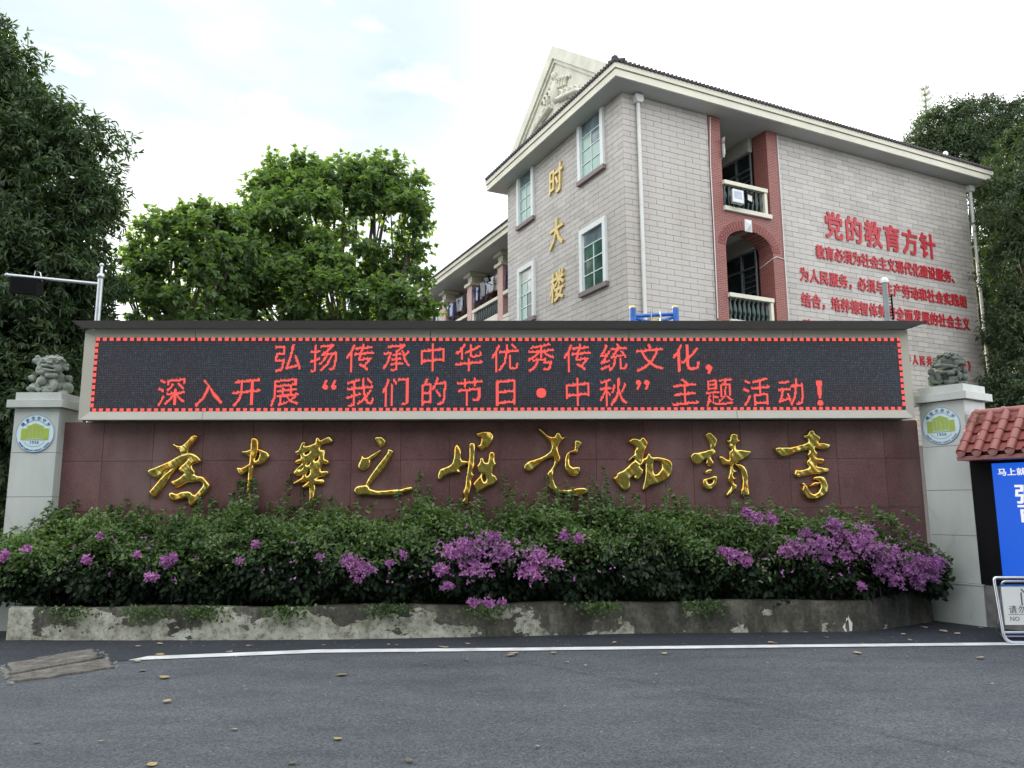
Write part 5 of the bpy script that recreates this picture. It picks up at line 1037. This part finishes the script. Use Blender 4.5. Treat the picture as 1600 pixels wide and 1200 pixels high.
rel.ell((.23, cv, 14.1), (.09, .22, .36)); rel.ell((.22, cv, 14.55), (.08, .10, .14)); rel.v = [(.24 + (a - .24) * 1.8, cv + (b - cv) * 1.05, 14.1 + (c - 14.1) * 1.15 + .42) for a, b, c in rel.v]; rel.build('plaster_relief', M['pedi'], BD)
pr = MB()
rp = [(.45, 4.0, 16.12), (.45, 3.4, 15.72 + .12), (.45, 2.6, 15.12 + .12), (.45, 1.8, 14.55 + .1), (.45, 1.0, 13.95 + .1)]
pr.tube(rp, .013, 5)
for t in range(1, 5): v = rp[t][1]; pr.tube([(.45, v, 16.07 - abs(v - 4.03) * .752), (.45, v, rp[t][2])], .007, 4)
pr.build('ridge_wire', M['galv'], BD)

# gold characters on the end wall and the red slogan
GS = empty('building_name_lettering', (OX, OY, 0), PS); tag(GS, 'three gold characters set one above the other on the grey end wall', 'wall sign')
for ch, z in (('时', 11.28), ('大', 9.58), ('楼', 7.90)):
    me = char_mesh('gold_letter', ch, .98, M['goldtext'], .06, .022, .92, .12); o = link('gold_letter', me, GS, (-.022, 3.59, z)); o.rotation_euler = (0, R(4), R(-90))
RS = empty('red_slogan', (OX, OY, 0), PS); tag(RS, 'red slogan in several lines of raised characters on the grey tiled wall', 'wall sign')
def line(s, u0, z0_, u1, z1_, size, bold, wide):
    n = len(s)
    for i, ch in enumerate(s):
        t = i / (n - 1); link('red_letter', char_mesh('red_letter', ch, size, M['redtext'], .028, bold, wide), RS, (u0 + (u1 - u0) * t, -.0225, z0_ + (z1_ - z0_) * t))
line('党的教育方针', 7.66, 9.80, 12.0, 9.79, .90, .045, .88)
line('教育必须为社会主义现代化建设服务、', 7.0, 8.87, 13.25, 8.87, .45, .04, .86)
line('为人民服务，必须与生产劳动和社会实践相', 6.28, 8.07, 13.55, 8.07, .45, .04, .86)
line('结合，培养德智体美劳全面发展的社会主义', 6.28, 7.30, 13.60, 7.30, .45, .04, .86)
line('建设者和接班人', 6.28, 6.50, 8.8, 6.50, .45, .04, .86)
line('《中华人民共和国教育法》', 9.85, 5.87, 13.6, 5.87, .33, .04, .8)

# ------------------------------------------------------------------ balcony wing
WG = empty('balcony_wing', (OX, OY, 0), PS); tag(WG, 'receding balcony wing with pink brick columns, cream eaves and laundry lines', 'building')
wx = .9; V0, V1 = WD + .02, 31.0
box('back_wall', M['inner'], WG, wx + 2.4, wx + 3, V0, V1, 0, 10.95)
box('soffit', M['soffit'], WG, .22, wx + 2.4, V0, V1, 10.96, 11.02)
box('fascia', M['cream'], WG, .13, .215, V0, V1, 10.93, 11.12); box('fascia', M['cream'], WG, .06, .20, V0, V1, 11.122, 11.26)
box('roof_edge', M['rooft'], WG, .0, .5, V0, V1, 11.262, 11.31); MB().add([(0, V0, 11.31), (0, V1, 11.31), (4, V1, 12.3), (4, V0, 12.3)], [(0, 3, 2, 1)]).build('roof', M['rooft'], WG)
for z in (8.05, 4.9): box('gallery_slab', M['cream'], WG, wx - .05, wx + 2.4, V0, V1, z, z + .22)
bal2 = MB().lathe([(.04, 0), (.045, .05), (.028, .1), (.058, .25), (.045, .42), (.028, .5), (.04, .55)], n=6).mesh('baluster', M['green'])
for k in range(8):
    v = 9.93 + k * 3.02
    if v > V1: break
    for z0_ in (8.27, 5.1):
        zt3 = 10.40 if z0_ > 8 else 7.5
        box('brick_column', M['brickl'], WG, wx - .02, wx + .46, v - .02 - .46, v - .02, z0_, zt3)
        box('column_capital', M['cream'], WG, wx - .12, wx + .56, v - .58, v + .10, zt3 + .002, zt3 + .12); box('column_neck', M['cream'], WG, wx - .0, wx + .44, v - .46, v - .04, zt3 + .122, zt3 + .40); box('column_capital', M['cream'], WG, wx - .14, wx + .58, v - .60, v + .12, zt3 + .402, zt3 + .545)
    a, b = v + .0, v + 3.02 - .50
    box('rail', M['cream'], WG, wx - .02, wx + .2, a, b, 9.18, 9.30); box('bottom_rail', M['cream'], WG, wx - .02, wx + .2, a, b, 8.28, 8.62); box('rail_post', M['cream'], WG, wx, wx + .16, b - .16, b, 8.63, 9.178)
    if k < 3:
        for i in range(13): link('baluster', bal2, WG, (wx + .08, a + .1 + i * .175, 8.622))
    box('beam', M['soffit'], WG, wx + .45, wx + 2.4, v - .36, v - .16, 10.6, 10.955)
    box('brick_buttress', M['brick'], WG, wx + 1.9, wx + 2.39, v - 1.4, v + .9, 8.28, 10.95)
box('brick_end', M['brick'], WG, wx + .2, wx + 2.3, V0 + .2, V0 + .3, 5, 10.9)
box('brick_stub', M['brickl'], WG, wx, wx + .3, V0, 8.0, 5, 8.05); 
box('stub_rail', M['cream'], WG, wx - .04, wx + .2, V0 + .01, 9.4, 9.2, 9.33); box('stub_rail', M['cream'], WG, wx - .04, wx + .2, V0 + .01, 9.4, 8.3, 8.42)
FLd = empty('floodlight', (0, 0, 0)); FLd.location = bmw @ Vector((.62, 10.35, 10.05)); FLd.rotation_euler = (R(35), 0, R(-40)); tag(FLd, 'small black floodlight on the nearest column capital of the balcony wing', 'floodlight')
box('lamp_body', M['black'], FLd, -.16, .16, -.04, .04, -.12, .12, .01); box('lamp_glass', M['galv'], FLd, -.11, .11, -.046, -.0405, -.08, .08); MB().tube([(-.1, .03, -.1), (0, .1, -.28), (.2, .2, -.3)], .014, 6).build('bracket', M['black'], FLd)

# laundry
def garment(kind, m):
    m_ = MB(); W_ = 7; Hn = 9; hh, ww = {'shirt': (.62, .46), 'trousers': (.85, .34), 'towel': (.6, .36)}[kind]; vv = []
    for j in range(Hn + 1):
        t = j / Hn
        for i in range(W_ + 1):
            s = i / W_ - .5; wd_ = ww
            if kind == 'shirt': wd_ = ww * (1.55 - .55 * min(1, t / .28)) if t < .28 else ww
            vv.append((s * wd_, .035 * math.sin(s * 17 + t * 2) * (.4 + t), -t * hh - (.10 * abs(s) * 2 if kind == 'shirt' and t < .3 else 0)))
    ff = []
    for j in range(Hn):
        for i in range(W_):
            if kind == 'trousers' and j > 2 and i == 3: continue
            ff.append((j * (W_ + 1) + i, (j + 1) * (W_ + 1) + i, (j + 1) * (W_ + 1) + i + 1, j * (W_ + 1) + i + 1))
    m_.add(vv, ff, 0, True); me = m_.mesh('hanging_garment', m); return me
gar = [(9.92 - .9 + .3, 'trousers', 'navy'), (10.25, 'shirt', 'whitec'), (10.55, 'shirt', 'whitec'), (10.85, 'shirt', 'pale'), (11.15, 'trousers', 'black'), (11.45, 'towel', 'grey'), (11.8, 'towel', 'whitec'), (12.1, 'shirt', 'navy'), (12.3, 'shirt', 'pale'), (12.5, 'trousers', 'navy'),
       (13.2, 'shirt', 'pink'), (13.5, 'trousers', 'black'), (13.8, 'shirt', 'pale'), (14.1, 'towel', 'grey'), (14.4, 'shirt', 'navy'), (14.75, 'trousers', 'navy'), (15.1, 'shirt', 'pale'), (15.4, 'shirt', 'navy'),
       (16.3, 'shirt', 'whitec'), (16.7, 'trousers', 'black'), (17.0, 'shirt', 'whitec'), (17.4, 'trousers', 'navy'), (17.8, 'shirt', 'pink'), (18.3, 'towel', 'navy'), (18.7, 'shirt', 'pale'), (19.3, 'trousers', 'black'), (20.0, 'shirt', 'whitec')]
cn = dict(navy='navy blue', whitec='white', grey='grey', black='black', pale='pale blue grey', pink='faded pink')
bayn = ['nearest', 'second', 'third', 'fourth']; seen = {}
for v, kd, cl in gar:
    o = link('hanging_garment', garment(kd, M['c_' + cl])); p = bmw @ Vector((wx + .10 + random.uniform(-.05, .05), v, 10.27)); o.location = p; o.rotation_euler = (0, R(random.uniform(-3, 3)), PS + R(90 + random.uniform(-25, 25)))
    o.modifiers.new('s', 'SOLIDIFY').thickness = .01
    by_ = bayn[min(3, int((v - 9.0) / 3.02))]; key = (cl, kd, by_)
    tag(o, '%s %s hung to dry in the %s open bay of the balcony wing' % (cn[cl], kd if kd != 'towel' else 'towel', by_), 'laundry', 'laundry hung along the balcony wing')
for k in range(4):
    MB()
ln = MB().tube([tuple(bmw @ Vector((wx + .10, v, 10.31 - .03 * math.sin((v - 9) * 1.04) ** 2))) for v in np.linspace(8, 22, 40)], .008, 4).build('washing_line', M['galv']); tag(ln, 'washing line strung under the eaves of the balcony wing', 'washing line')
# things on the red bay balconies
o = link('hanging_garment', garment('shirt', M['c_whitec'])); o.location = bmw @ Vector((3.42, .1, 11.75)); o.rotation_euler = (0, R(8), PS + R(70)); tag(o, 'white shirt hanging at the pier edge of the upper brick bay balcony', 'laundry')
o = link('hanging_garment', garment('trousers', M['c_navy'])); o.location = bmw @ Vector((3.6, .8, 8.35)); o.scale = (2.2, 1, 1.3); o.rotation_euler = (0, 0, PS + R(20)); tag(o, 'dark navy cloth hanging inside the lower arched balcony', 'laundry')
fl2 = empty('balcony_floodlight', bmw @ Vector((3.62, -.26, 9.92)), PS); tag(fl2, 'grey floodlight fixed to the balusters of the upper brick bay balcony', 'floodlight')
box('lamp_body', M['galv'], fl2, -.21, .21, -.06, .06, -.2, .22, .03); box('lamp_glass', M['c_pale'], fl2, -.14, .12, -.066, -.0605, -.06, .15)
fl3 = empty('balcony_floodlight', bmw @ Vector((4.08, -.24, 10.0)), PS + R(15)); tag(fl3, 'smaller black square floodlight beside the grey one on the balcony', 'floodlight')
box('lamp_body', M['black'], fl3, -.16, .16, -.03, .03, -.15, .15, .01); box('lamp_glass', M['glassp'], fl3, -.12, .10, -.036, -.0305, -.11, .06)

# ------------------------------------------------------------------ poles behind the wall
CP = empty('camera_pole', (-6.12, 11, 0)); tag(CP, 'slim steel pole with a horizontal arm behind the wall at the dark tree', 'pole')
MB().tube([(0, 0, 0), (0, 0, 4.76)], .040, 12).build('pole', M['galv'], CP); MB().ell((0, 0, 4.80), (.055, .055, .055), 12, 8).build('ball_cap', M['galv'], CP)
MB().tube([(0, 0, 4.68), (-1.40, 0, 4.83)], .026, 10).build('arm', M['galv'], CP); MB().tube([(0, 0, 4.66), (-.25, .45, 5.10)], .022, 8).build('short_arm', M['galv'], CP); MB().ell((-.25, .45, 5.12), (.035, .035, .035)).build('arm_cap', M['galv'], CP); MB().ell((-1.40, 0, 4.83), (.033, .033, .033)).build('arm_cap', M['galv'], CP)
SP = empty('hanging_speaker', (-7.21, 11, 4.66), R(8)); tag(SP, 'dark box loudspeaker hanging under the horizontal arm of the pole', 'loudspeaker')
bx = box('speaker_box', M['black'], SP, -.18, .18, -.12, .12, -.13, .12, .01); bx.rotation_euler = (R(12), R(4), 0); MB().tube([(.08, 0, .1), (.10, 0, .24), (.17, 0, .21), (.2, 0, .08)], .009, 6).build('cable', M['galv'], SP)
PO = empty('grey_post', (5.80, 11.5, 0)); tag(PO, 'grey steel post with white cap rising in front of the red slogan', 'post')
MB().tube([(0, 0, 0), (0, 0, 4.82)], .042, 10).build('post', M['postg'], PO); MB().lathe([(.055, 0), (.06, .05), (.03, .09)], (0, 0, 4.78), 10).build('post_cap', M['winframe'], PO)
m_ = MB()
for k in range(7): m_.tube([(.02, 0, 4.25 + k * .05), (.10, 0, 4.27 + k * .05)], .008, 5)
m_.tube([(.09, 0, 4.2), (.09, 0, 4.6)], .015, 6); m_.build('insulator_strip', M['black'], PO)

GY = empty('exercise_frame', (2.04, 12.5, 0)); tag(GY, 'blue outdoor exercise frame with yellow centre post rising above the display board', 'exercise frame')
for x in (0, .715):
    MB().tube([(x, 0, 0), (x, 0, 4.66)], .055, 14).build('post', M['blue'], GY); MB().ell((x, 0, 4.66), (.055, .055, .05), 12, 8).build('post_cap', M['yellow'], GY)
MB().tube([(0, 0, 4.52), (.715, 0, 4.555)], .033, 10).build('cross_bar', M['blue'], GY)
MB().tube([(.05, 0, 4.48), (.35, -.05, 4.38), (.67, 0, 4.50)], .026, 8).build('brace', M['blue'], GY)
MB().tube([(.36, -.08, 3.0), (.36, -.08, 4.47)], .032, 10).build('centre_post', M['yellow'], GY); MB().tube([(.31, -.02, 3.0), (.31, -.02, 4.4)], .028, 8).build('inner_post', M['blue'], GY)
for x in (.20, .52):
    MB().tube([(x - .05, -.04, 4.45), (x - .06, -.06, 4.36), (x, -.06, 4.31), (x + .06, -.06, 4.36), (x + .05, -.04, 4.45)], .022, 8).build('pivot', M['blue'], GY); MB().tube([(x, -.06, 4.36), (x + .02, -.09, 3.6)], .028, 8).build('hanging_arm', M['galv'], GY)
MB().tube([(.28, -.1, 4.60), (.28, -.1, 4.40), (.36, -.12, 4.36), (.44, -.1, 4.40), (.44, -.1, 4.60)], .012, 6).build('clamp', M['galv'], GY)
yb = MB(); yb.prism([(0, 0), (.16, .05), (.16, .13), (0, .02)], 0, .05); yb = yb.build('yellow_board', M['yellow']); yb.location = (5.36, 10.35, 2.40); tag(yb, 'sliver of yellow board between the display and the gate pillar', 'board')
cb = MB().tube([(5.08, 9.70, 2.42), (5.09, 9.66, 1.9), (5.095, 9.63, 1.6), (5.10, 9.6, 1.42), (5.08, 9.6, 1.36), (5.10, 9.6, 1.30)], .006, 5).build('white_cable', M['white']); tag(cb, 'thin white cable hanging down beside the turned gate pillar', 'cable')

# ------------------------------------------------------------------ trees
tree('mango_tree', 'dense dark mango tree with drooping leaves behind the lion at the hedge end', CROWNS['mango'], (-10.2, 15.2, 0), M['lf_mango'], .3, 2.6,
     dens=720, twig=.20, leaves=9, spread=.36, lr=.145, lw=.052, kind='bent', droop=.42, inner=.55, seed=11, curl=.22, sub_r=.42, mix=.62)
tree('broadleaf_tree', 'tall spreading tree with broad lobed leaves left of the balcony wing', CROWNS['bigtree'], (-5.0, 24.5, 0), M['lf_big'], .28, 4.0, twigs=3,
     dens=260, twig=.40, leaves=8, spread=.34, lr=.165, lw=.15, kind='lobed', droop=.3, inner=.42, flat=.85, seed=12, sub_r=.42)
tree('broadleaf_tree', 'smaller sunlit tree with yellow green leaves beside the dark mango tree', CROWNS['smalltree'], (-9.2, 21, 0), M['lf_big'], .18, 3.5, twigs=3,
     dens=240, twig=.36, leaves=8, spread=.34, lr=.16, lw=.14, kind='lobed', droop=.3, inner=.42, flat=.85, seed=13, sub_r=.36)
tree('fig_tree', 'dense round fig tree rising behind the far end of the tiled roof', CROWNS['fig'], (19, 32, 0), M['lf_fig'], .4, 5,
     dens=850, twig=.3, leaves=6, spread=.4, lr=.15, lw=.055, kind='lance', droop=.5, inner=.72, seed=14, sub_r=.45, mix=.65)
tree('fig_tree', 'dark fig tree standing past the far drain pipe, down to the notice board roof', CROWNS['fignear'], (17.5, 24.5, 0), M['lf_fig'], .4, 3,
     dens=680, twig=.3, leaves=7, spread=.35, lr=.17, lw=.055, kind='lance', droop=.75, inner=.7, seed=15, sub_r=.40, mix=.62)
# conifer top far away, its needles coloured pale to paint in haze
CT = empty('distant_conifer', (35.0, 60, 0)); tag(CT, 'pointed conifer top, paled for haze, far behind the round fig tree', 'tree')
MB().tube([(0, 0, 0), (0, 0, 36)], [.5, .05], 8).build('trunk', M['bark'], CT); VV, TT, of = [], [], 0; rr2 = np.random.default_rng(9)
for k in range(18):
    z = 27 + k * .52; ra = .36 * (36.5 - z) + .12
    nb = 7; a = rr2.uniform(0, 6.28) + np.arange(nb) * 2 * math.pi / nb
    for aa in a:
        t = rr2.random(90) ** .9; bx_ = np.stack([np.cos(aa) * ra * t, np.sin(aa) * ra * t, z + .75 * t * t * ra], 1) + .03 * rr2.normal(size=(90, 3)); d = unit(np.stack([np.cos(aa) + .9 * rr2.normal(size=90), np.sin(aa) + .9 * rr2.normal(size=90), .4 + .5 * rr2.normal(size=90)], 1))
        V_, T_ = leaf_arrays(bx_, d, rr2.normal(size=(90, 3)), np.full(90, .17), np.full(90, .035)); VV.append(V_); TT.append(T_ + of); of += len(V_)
link('crown', tri_mesh('crown', np.concatenate(VV), np.concatenate(TT), M['lf_con_haze']), CT)
# unseen trees added behind the camera to darken the foreground and its reflections
RT = crown_points([(-9, -6, 6.5, 3.4), (-3.5, -6.5, 7.2, 3.6), (2.5, -6, 7, 3.5), (8, -6.5, 7, 3.6), (-14, -5, 7, 3.6), (13.5, -6, 7, 3.6), (-6, -9, 3.5, 3), (0, -9, 3.5, 3), (6, -9, 3.5, 3), (11, -9, 3.5, 3), (-11, -9, 3.5, 3)], 90, .5, 7, .4, .42, .24, 'lance', seed=21, inner=.6)
tag(link('unseen_tree_screen', tri_mesh('unseen_tree_screen', *RT, M['lf_big'])), 'row of street trees, added out of view behind the viewer to darken the foreground', 'tree line', kind='stuff')

FT = crown_points([(xq, 52 + 4 * math.sin(xq), 2.5 + 1.2 * math.sin(xq * 2.3), 5.5) for xq in range(-75, 90, 6)], 26, .8, 7, .4, .62, .40, 'lance', seed=22, inner=.75)
tag(link('far_tree_line', tri_mesh('far_tree_line', *FT, M['lf_fig'])), 'low dark line of trees beyond the school yard', 'tree line', kind='stuff')

# ------------------------------------------------------------------ bougainvillea hedge
HG = empty('bougainvillea_hedge', (0, 8.9, .3)); tag(HG, 'long bougainvillea hedge with magenta blossom filling the flower bed', 'hedge')
hb = np.array([0, 8.9, .3])
px = np.array([-40, 0, 60, 110, 170, 250, 300, 400, 500, 570, 640, 700, 800, 930, 1000, 1060, 1100, 1200, 1300, 1350, 1400, 1440, 1475]); py = np.array([865, 850, 836, 806, 806, 822, 804, 808, 808, 812, 802, 804, 812, 800, 812, 800, 818, 814, 816, 826, 846, 872, 902])
tx = (px - 800) / 1194 * 9.0; tz = 1.42 - (py - 790) / 1194 * 9.0 - .07
r_ = np.random.default_rng(31); n = 24000
x = r_.uniform(-6.15, 5.05, n); ztop = np.interp(x, tx, tz) + .05 * np.sin(x * 5.3) + .04 * np.sin(x * 11.7 + 1); a = r_.uniform(-1.0, 2.1, n)
front = np.interp(x, [-6.2, -5.4, -1.8, 1.4, 3.8, 5.05], [8.5, 8.42, 8.36, 8.58, 8.66, 9.1]); back = 9.40; yc = (front + back) / 2 + .05; ry_ = (back - front) / 2 + .02; zc = .74
rzz = np.where(a > 0, ztop - zc, .44)
lump = 1 + .17 * np.sin(x * 6.1 + a * 5) + .09 * np.sin(x * 13 - a * 7 + 2) + .07 * np.sin(x * 29 + a * 17); depth_ = 1 - .45 * r_.random(n) ** 1.6
cy = yc - np.cos(np.where(a < 0, a * 1.25, a)) * ry_ * lump * depth_; cz = zc + np.sin(a) * rzz * lump * depth_
c = np.stack([x, cy, cz], 1); outw = np.stack([.15 * r_.normal(size=n), -np.cos(a), np.sin(a) * .9 + .3], 1); k = 5
c = np.repeat(c, k, 0) + r_.normal(size=(n * k, 3)) * .035; ow = np.repeat(outw, k, 0); m = n * k
d = unit(ow * .5 + r_.normal(size=(m, 3)) * .75 + np.array([0, 0, -.15])); nn = unit(ow + np.array([0, 0, .5]) + .45 * r_.normal(size=(m, 3)))
V_, T_ = leaf_arrays(c, d, nn, .052 * (.6 + .8 * r_.random(m)), .034 * (.7 + .6 * r_.random(m)), 'bent', fold=.16)
zl = c[:, 2] + .10 * r_.normal(size=m) + .07 * np.sin(c[:, 0] * 3.1) ; darkened = zl < np.interp(c[:, 0], [-6, -4, -1, 1, 3, 5], [.72, .80, .88, .86, .80, .70])  # lower leaves take the darker colour that stands for shade
nt6 = 4
tm = np.repeat(darkened, nt6); lin = link('foliage', tri_mesh('foliage', V_ - hb, T_[~tm], M['lf_hedge']), HG)
co_, do_, no_ = c[darkened], d[darkened], nn[darkened]; V2, T2 = leaf_arrays(co_ + np.array([0, .05, 0]), unit(do_ + np.array([0, 0, -.5])), no_, .070 * (.6 + .7 * r_.random(len(co_))), .050 * (.7 + .6 * r_.random(len(co_))), 'bent', fold=.14)
link('shade_dark_foliage', tri_mesh('shade_dark_foliage', V2 - hb, T2, M['lf_shade']), HG)
# woody stems
m_ = MB()
for i in range(60):
    xx = random.uniform(-5.2, 4.3); p0 = (xx, random.uniform(8.9, 9.2) - 8.9, -.05); x2 = xx + random.uniform(-.4, .4); zt4 = float(np.interp(x2, tx, tz)) - .45
    m_.tube([p0, (xx + random.uniform(-.1, .1), p0[1] - .1, .25), (x2, random.uniform(-.45, .2), max(.2, zt4))], [.016, .012, .005], 5)
m_.build('stem', M['bark'], HG)['kind'] = 'stuff'
# sprays of magenta bracts
for (x, y, z, rad) in FLOWERS:
    rad *= .72; nfl = max(4, int(1900 * rad ** 1.3)); nfl = min(nfl, 90)
    u = unit(r_.normal(size=(nfl, 3))); c = np.array([x, y, z]) + r_.normal(size=(nfl, 3)) * np.array([rad * .62, rad * .35, rad * .46]) + np.array([0, -.02, 0])
    c = np.repeat(c, 3, 0); ang = np.tile(np.array([0, 2.094, 4.189]), nfl) + np.repeat(r_.uniform(0, 6.28, nfl), 3)
    ax = np.repeat(unit(u + np.array([0, -.9, .35]) + .4 * r_.normal(size=(nfl, 3))), 3, 0); s1_ = unit(np.cross(ax, r_.normal(size=ax.shape) * .01 + np.array([.3, .2, .9]))); s2_ = np.cross(ax, s1_)
    d = unit(s1_ * np.cos(ang)[:, None] + s2_ * np.sin(ang)[:, None] + ax * .55); V_, T_ = leaf_arrays(c, d, ax, np.full(len(c), .033) * (.7 + .5 * r_.random(len(c))), np.full(len(c), .026), 'bent', fold=-.2)
    link('blossom_spray', tri_mesh('blossom_spray', V_ - hb, T_, M['bract']), HG)
nsc = 150; xs_ = np.concatenate([r_.uniform(-6.0, 5.0, 60), r_.uniform(-2.2, 1.2, 45), r_.uniform(2.4, 5.0, 45)]); ks_ = np.interp(xs_, [-6.2, -5.4, -1.8, 1.4, 3.8, 5.05], [8.36, 8.30, 8.24, 8.46, 8.54, 8.95]); zs2 = r_.uniform(.62, 1.08, nsc)
c = np.repeat(np.stack([xs_, ks_ + (zs2 - .6) * .35 + .03 * r_.normal(size=nsc), zs2], 1), 3, 0) + .012 * r_.normal(size=(nsc * 3, 3))
V_, T_ = leaf_arrays(c, r_.normal(size=c.shape) + np.array([0, -.3, 0]), np.array([0, -1, .3]) + .4 * r_.normal(size=c.shape), .03 * (.6 + .7 * r_.random(len(c))), np.full(len(c), .024), 'bent', fold=-.2)
o = link('scattered_blossom', tri_mesh('scattered_blossom', V_ - hb, T_, M['bract']), HG); o['kind'] = 'stuff'
# upright leafy shoots against the granite
SH2 = []
for (x, y, z0_, z1_) in SHOOTS:
    SH2.append((x, y, z0_, z1_))
    for _ in range(3): SH2.append((x + random.uniform(-.26, .26), y - random.uniform(0, .3), z0_, z0_ + (z1_ - z0_) * random.uniform(.35, .95)))
for (x, y, z0_, z1_) in SH2:
    z0_ = min(z0_, 1.2); h_ = z1_ - z0_; lean = random.uniform(-.12, .12); P = [np.array([x + lean * (t - 1) + .015 * math.sin(t * 9 + x), y - .25 * (1 - t) - .03 * math.sin(t * 5), z0_ + h_ * t]) for t in np.linspace(0, 1, 8)]
    m_ = MB().tube([tuple(p - hb) for p in P], [.005] * 8, 4); nl = int(h_ / .0155) + 6; t = r_.random(nl) ** .8
    cc_ = np.array([np.interp(t, np.linspace(0, 1, 8), [p[i] for p in P]) for i in range(3)]).T; an = r_.uniform(0, 6.28, nl)
    d = unit(np.stack([np.cos(an), np.sin(an), .1 + .3 * r_.normal(size=nl)], 1)); nn = unit(np.stack([.3 * r_.normal(size=nl), -.3 + .3 * r_.normal(size=nl), np.ones(nl)], 1))
    w2 = np.interp(t, [0, .8, 1], [1.15, 1, .55]); V_, T_ = leaf_arrays(cc_, d, nn, .062 * w2, .046 * w2, 'bent')
    nv = len(m_.v); m_.add((V_ - hb).tolist(), T_.tolist(), 1, False); m_.build('leafy_shoot', [M['bark'], M['lf_hedge']], HG)
# low creeper tendrils spilling over the planter
m = 1400; x = np.concatenate([r_.normal(v_, .13, m // 8) for v_ in (-4.75, -3.9, -3.3, -1.35, -.3, .95, 2.1, -2.4)]); m = len(x); zz = .36 - np.abs(r_.normal(size=m)) * .07; yy = np.interp(x, [-6.2, -5.4, -1.8, 1.4, 3.8, 5.05], [8.46, 8.44, 8.40, 8.66, 8.70, 9.3]) - .01 - .02 * r_.random(m)
V_, T_ = leaf_arrays(np.stack([x, yy, zz], 1), r_.normal(size=(m, 3)) + np.array([0, 0, -.7]), np.array([0, -1, .3]) + .3 * r_.normal(size=(m, 3)), np.full(m, .04), np.full(m, .03), 'bent')
link('trailing_foliage', tri_mesh('trailing_foliage', V_ - hb, T_, M['lf_hedge']), HG)
# small shrub behind the lion
sh = crown_points([(-5.72, 10.6, 3.12, .14), (-5.62, 10.6, 2.98, .13), (-5.78, 10.6, 3.02, .12)], 1100, .08, 5, .3, .07, .022, 'lance', seed=41, droop=-.2)
SB = empty('young_shrub', (-5.7, 10.6, 0)); tag(SB, 'small leafy shrub top between the hedge end lion and the display board', 'shrub'); link('foliage', tri_mesh('foliage', sh[0] - np.array([-5.7, 10.6, 0]), sh[1], M['lf_hedge']), SB); MB().tube([(0, 0, 0), (0, 0, 3.0)], .02, 6).build('stem', M['bark'], SB)

pp_ = MB(); pp_.add([(0, 0, 0), (.10, .01, .005), (.115, .012, .10), (.07, .01, .17), (.055, .01, .27), (.04, .01, .30), (.045, .01, .20), (.02, 0, .12), (-.03, 0, .06)], [tuple(range(9))]); pp_ = pp_.build('whitewash_patch', M['white'], PL); pp_.location = (3.66, 8.752, .01); pp_.scale = (.8, 1, .85)
# ------------------------------------------------------------------ fallen leaves
rl0 = random.Random(77)
def dead_leaf(s, r_):
    n = 7; vv = []; L_ = .075 * s; W_ = .032 * s; cu = r_.uniform(.03, .16); rollv = r_.uniform(.0, .2)
    for i in range(n + 1):
        t = i / n; wd_ = W_ * math.sin(math.pi * min(1, t * .94 + .03)) ** .8
        for j in (-1, -.5, 0, .5, 1): vv.append(((t - .5) * L_, j * wd_, .004 + cu * L_ * (t - .5) ** 2 * 2 + rollv * wd_ * j * j * .6))
    ff = [(i * 5 + j, (i + 1) * 5 + j, (i + 1) * 5 + j + 1, i * 5 + j + 1) for i in range(n) for j in range(4)]
    m_ = MB().add(vv, ff, 0, True); m_.tube([(-.5 * L_, 0, .006 + cu * L_ * .5), (-.72 * L_, .004, .004 + cu * L_ * .3)], .0012, 4); return m_
lm = MB()
for _ in range(420):
    yy_ = rl0.uniform(4.6, 8.4) if rl0.random() < .6 else rl0.gauss(8.2, .2); xx_ = rl0.uniform(-.78, .78) * yy_
    s_ = rl0.uniform(.003, .010) * (1.3 if yy_ > 7 else .8); a_ = rl0.uniform(0, 6.28); zz_ = .010
    pts_ = [(xx_ + s_ * q1 * math.cos(a_ + q2), yy_ + s_ * q1 * math.sin(a_ + q2), zz_ + rl0.uniform(0, .004)) for q1, q2 in ((1.4, 0), (.7, 1.5), (1.2, 3.1), (.6, 4.7))]
    lm.add(pts_, [(0, 1, 2, 3)], rl0.choice((0, 0, 1, 2)))
tag(lm.build('leaf_litter', [M['lft'], M['lfb'], M['conc']]), 'fine crumbs of leaf and grit strewn over the asphalt', 'litter', kind='stuff')
word = {'y': 'yellow', 't': 'pale tan', 'b': 'brown'}; rl_ = random.Random(8)
special = {(534, 0): 0}
for i, (x, y, s, kd) in enumerate(FALLEN):
    m_ = dead_leaf(s * (.98 if y > 6.5 else .78), rl_); o = m_.build('fallen_leaf', M['lf' + kd]); zl = .012 if y > 7.2 else .006; o.location = (x, y, zl); o.rotation_euler = (R(rl_.uniform(-9, 9)), R(rl_.uniform(-9, 9)), rl_.uniform(0, 6.28))
    if y > 7.95: where = 'close under the planter'
    elif y > 7.45: where = 'by the white line'
    elif x < -3: where = 'beside the drain slabs'
    elif y > 6.2: where = 'just roadward of the line'
    else: where = 'out on the open asphalt'
    sz = 'large curled' if s > 1.1 else ('curled' if s > .7 else 'small')
    where += ', below ' + ['the lion', 'the first characters', 'the display', 'the brick bay', 'the red slogan', 'the blue screen'][min(5, max(0, int((x / max(y, 1) + .75) / .25)))]
    tag(o, '%s %s dead leaf %s' % (sz, word[kd], where), 'leaf', 'dead leaves scattered on the asphalt')
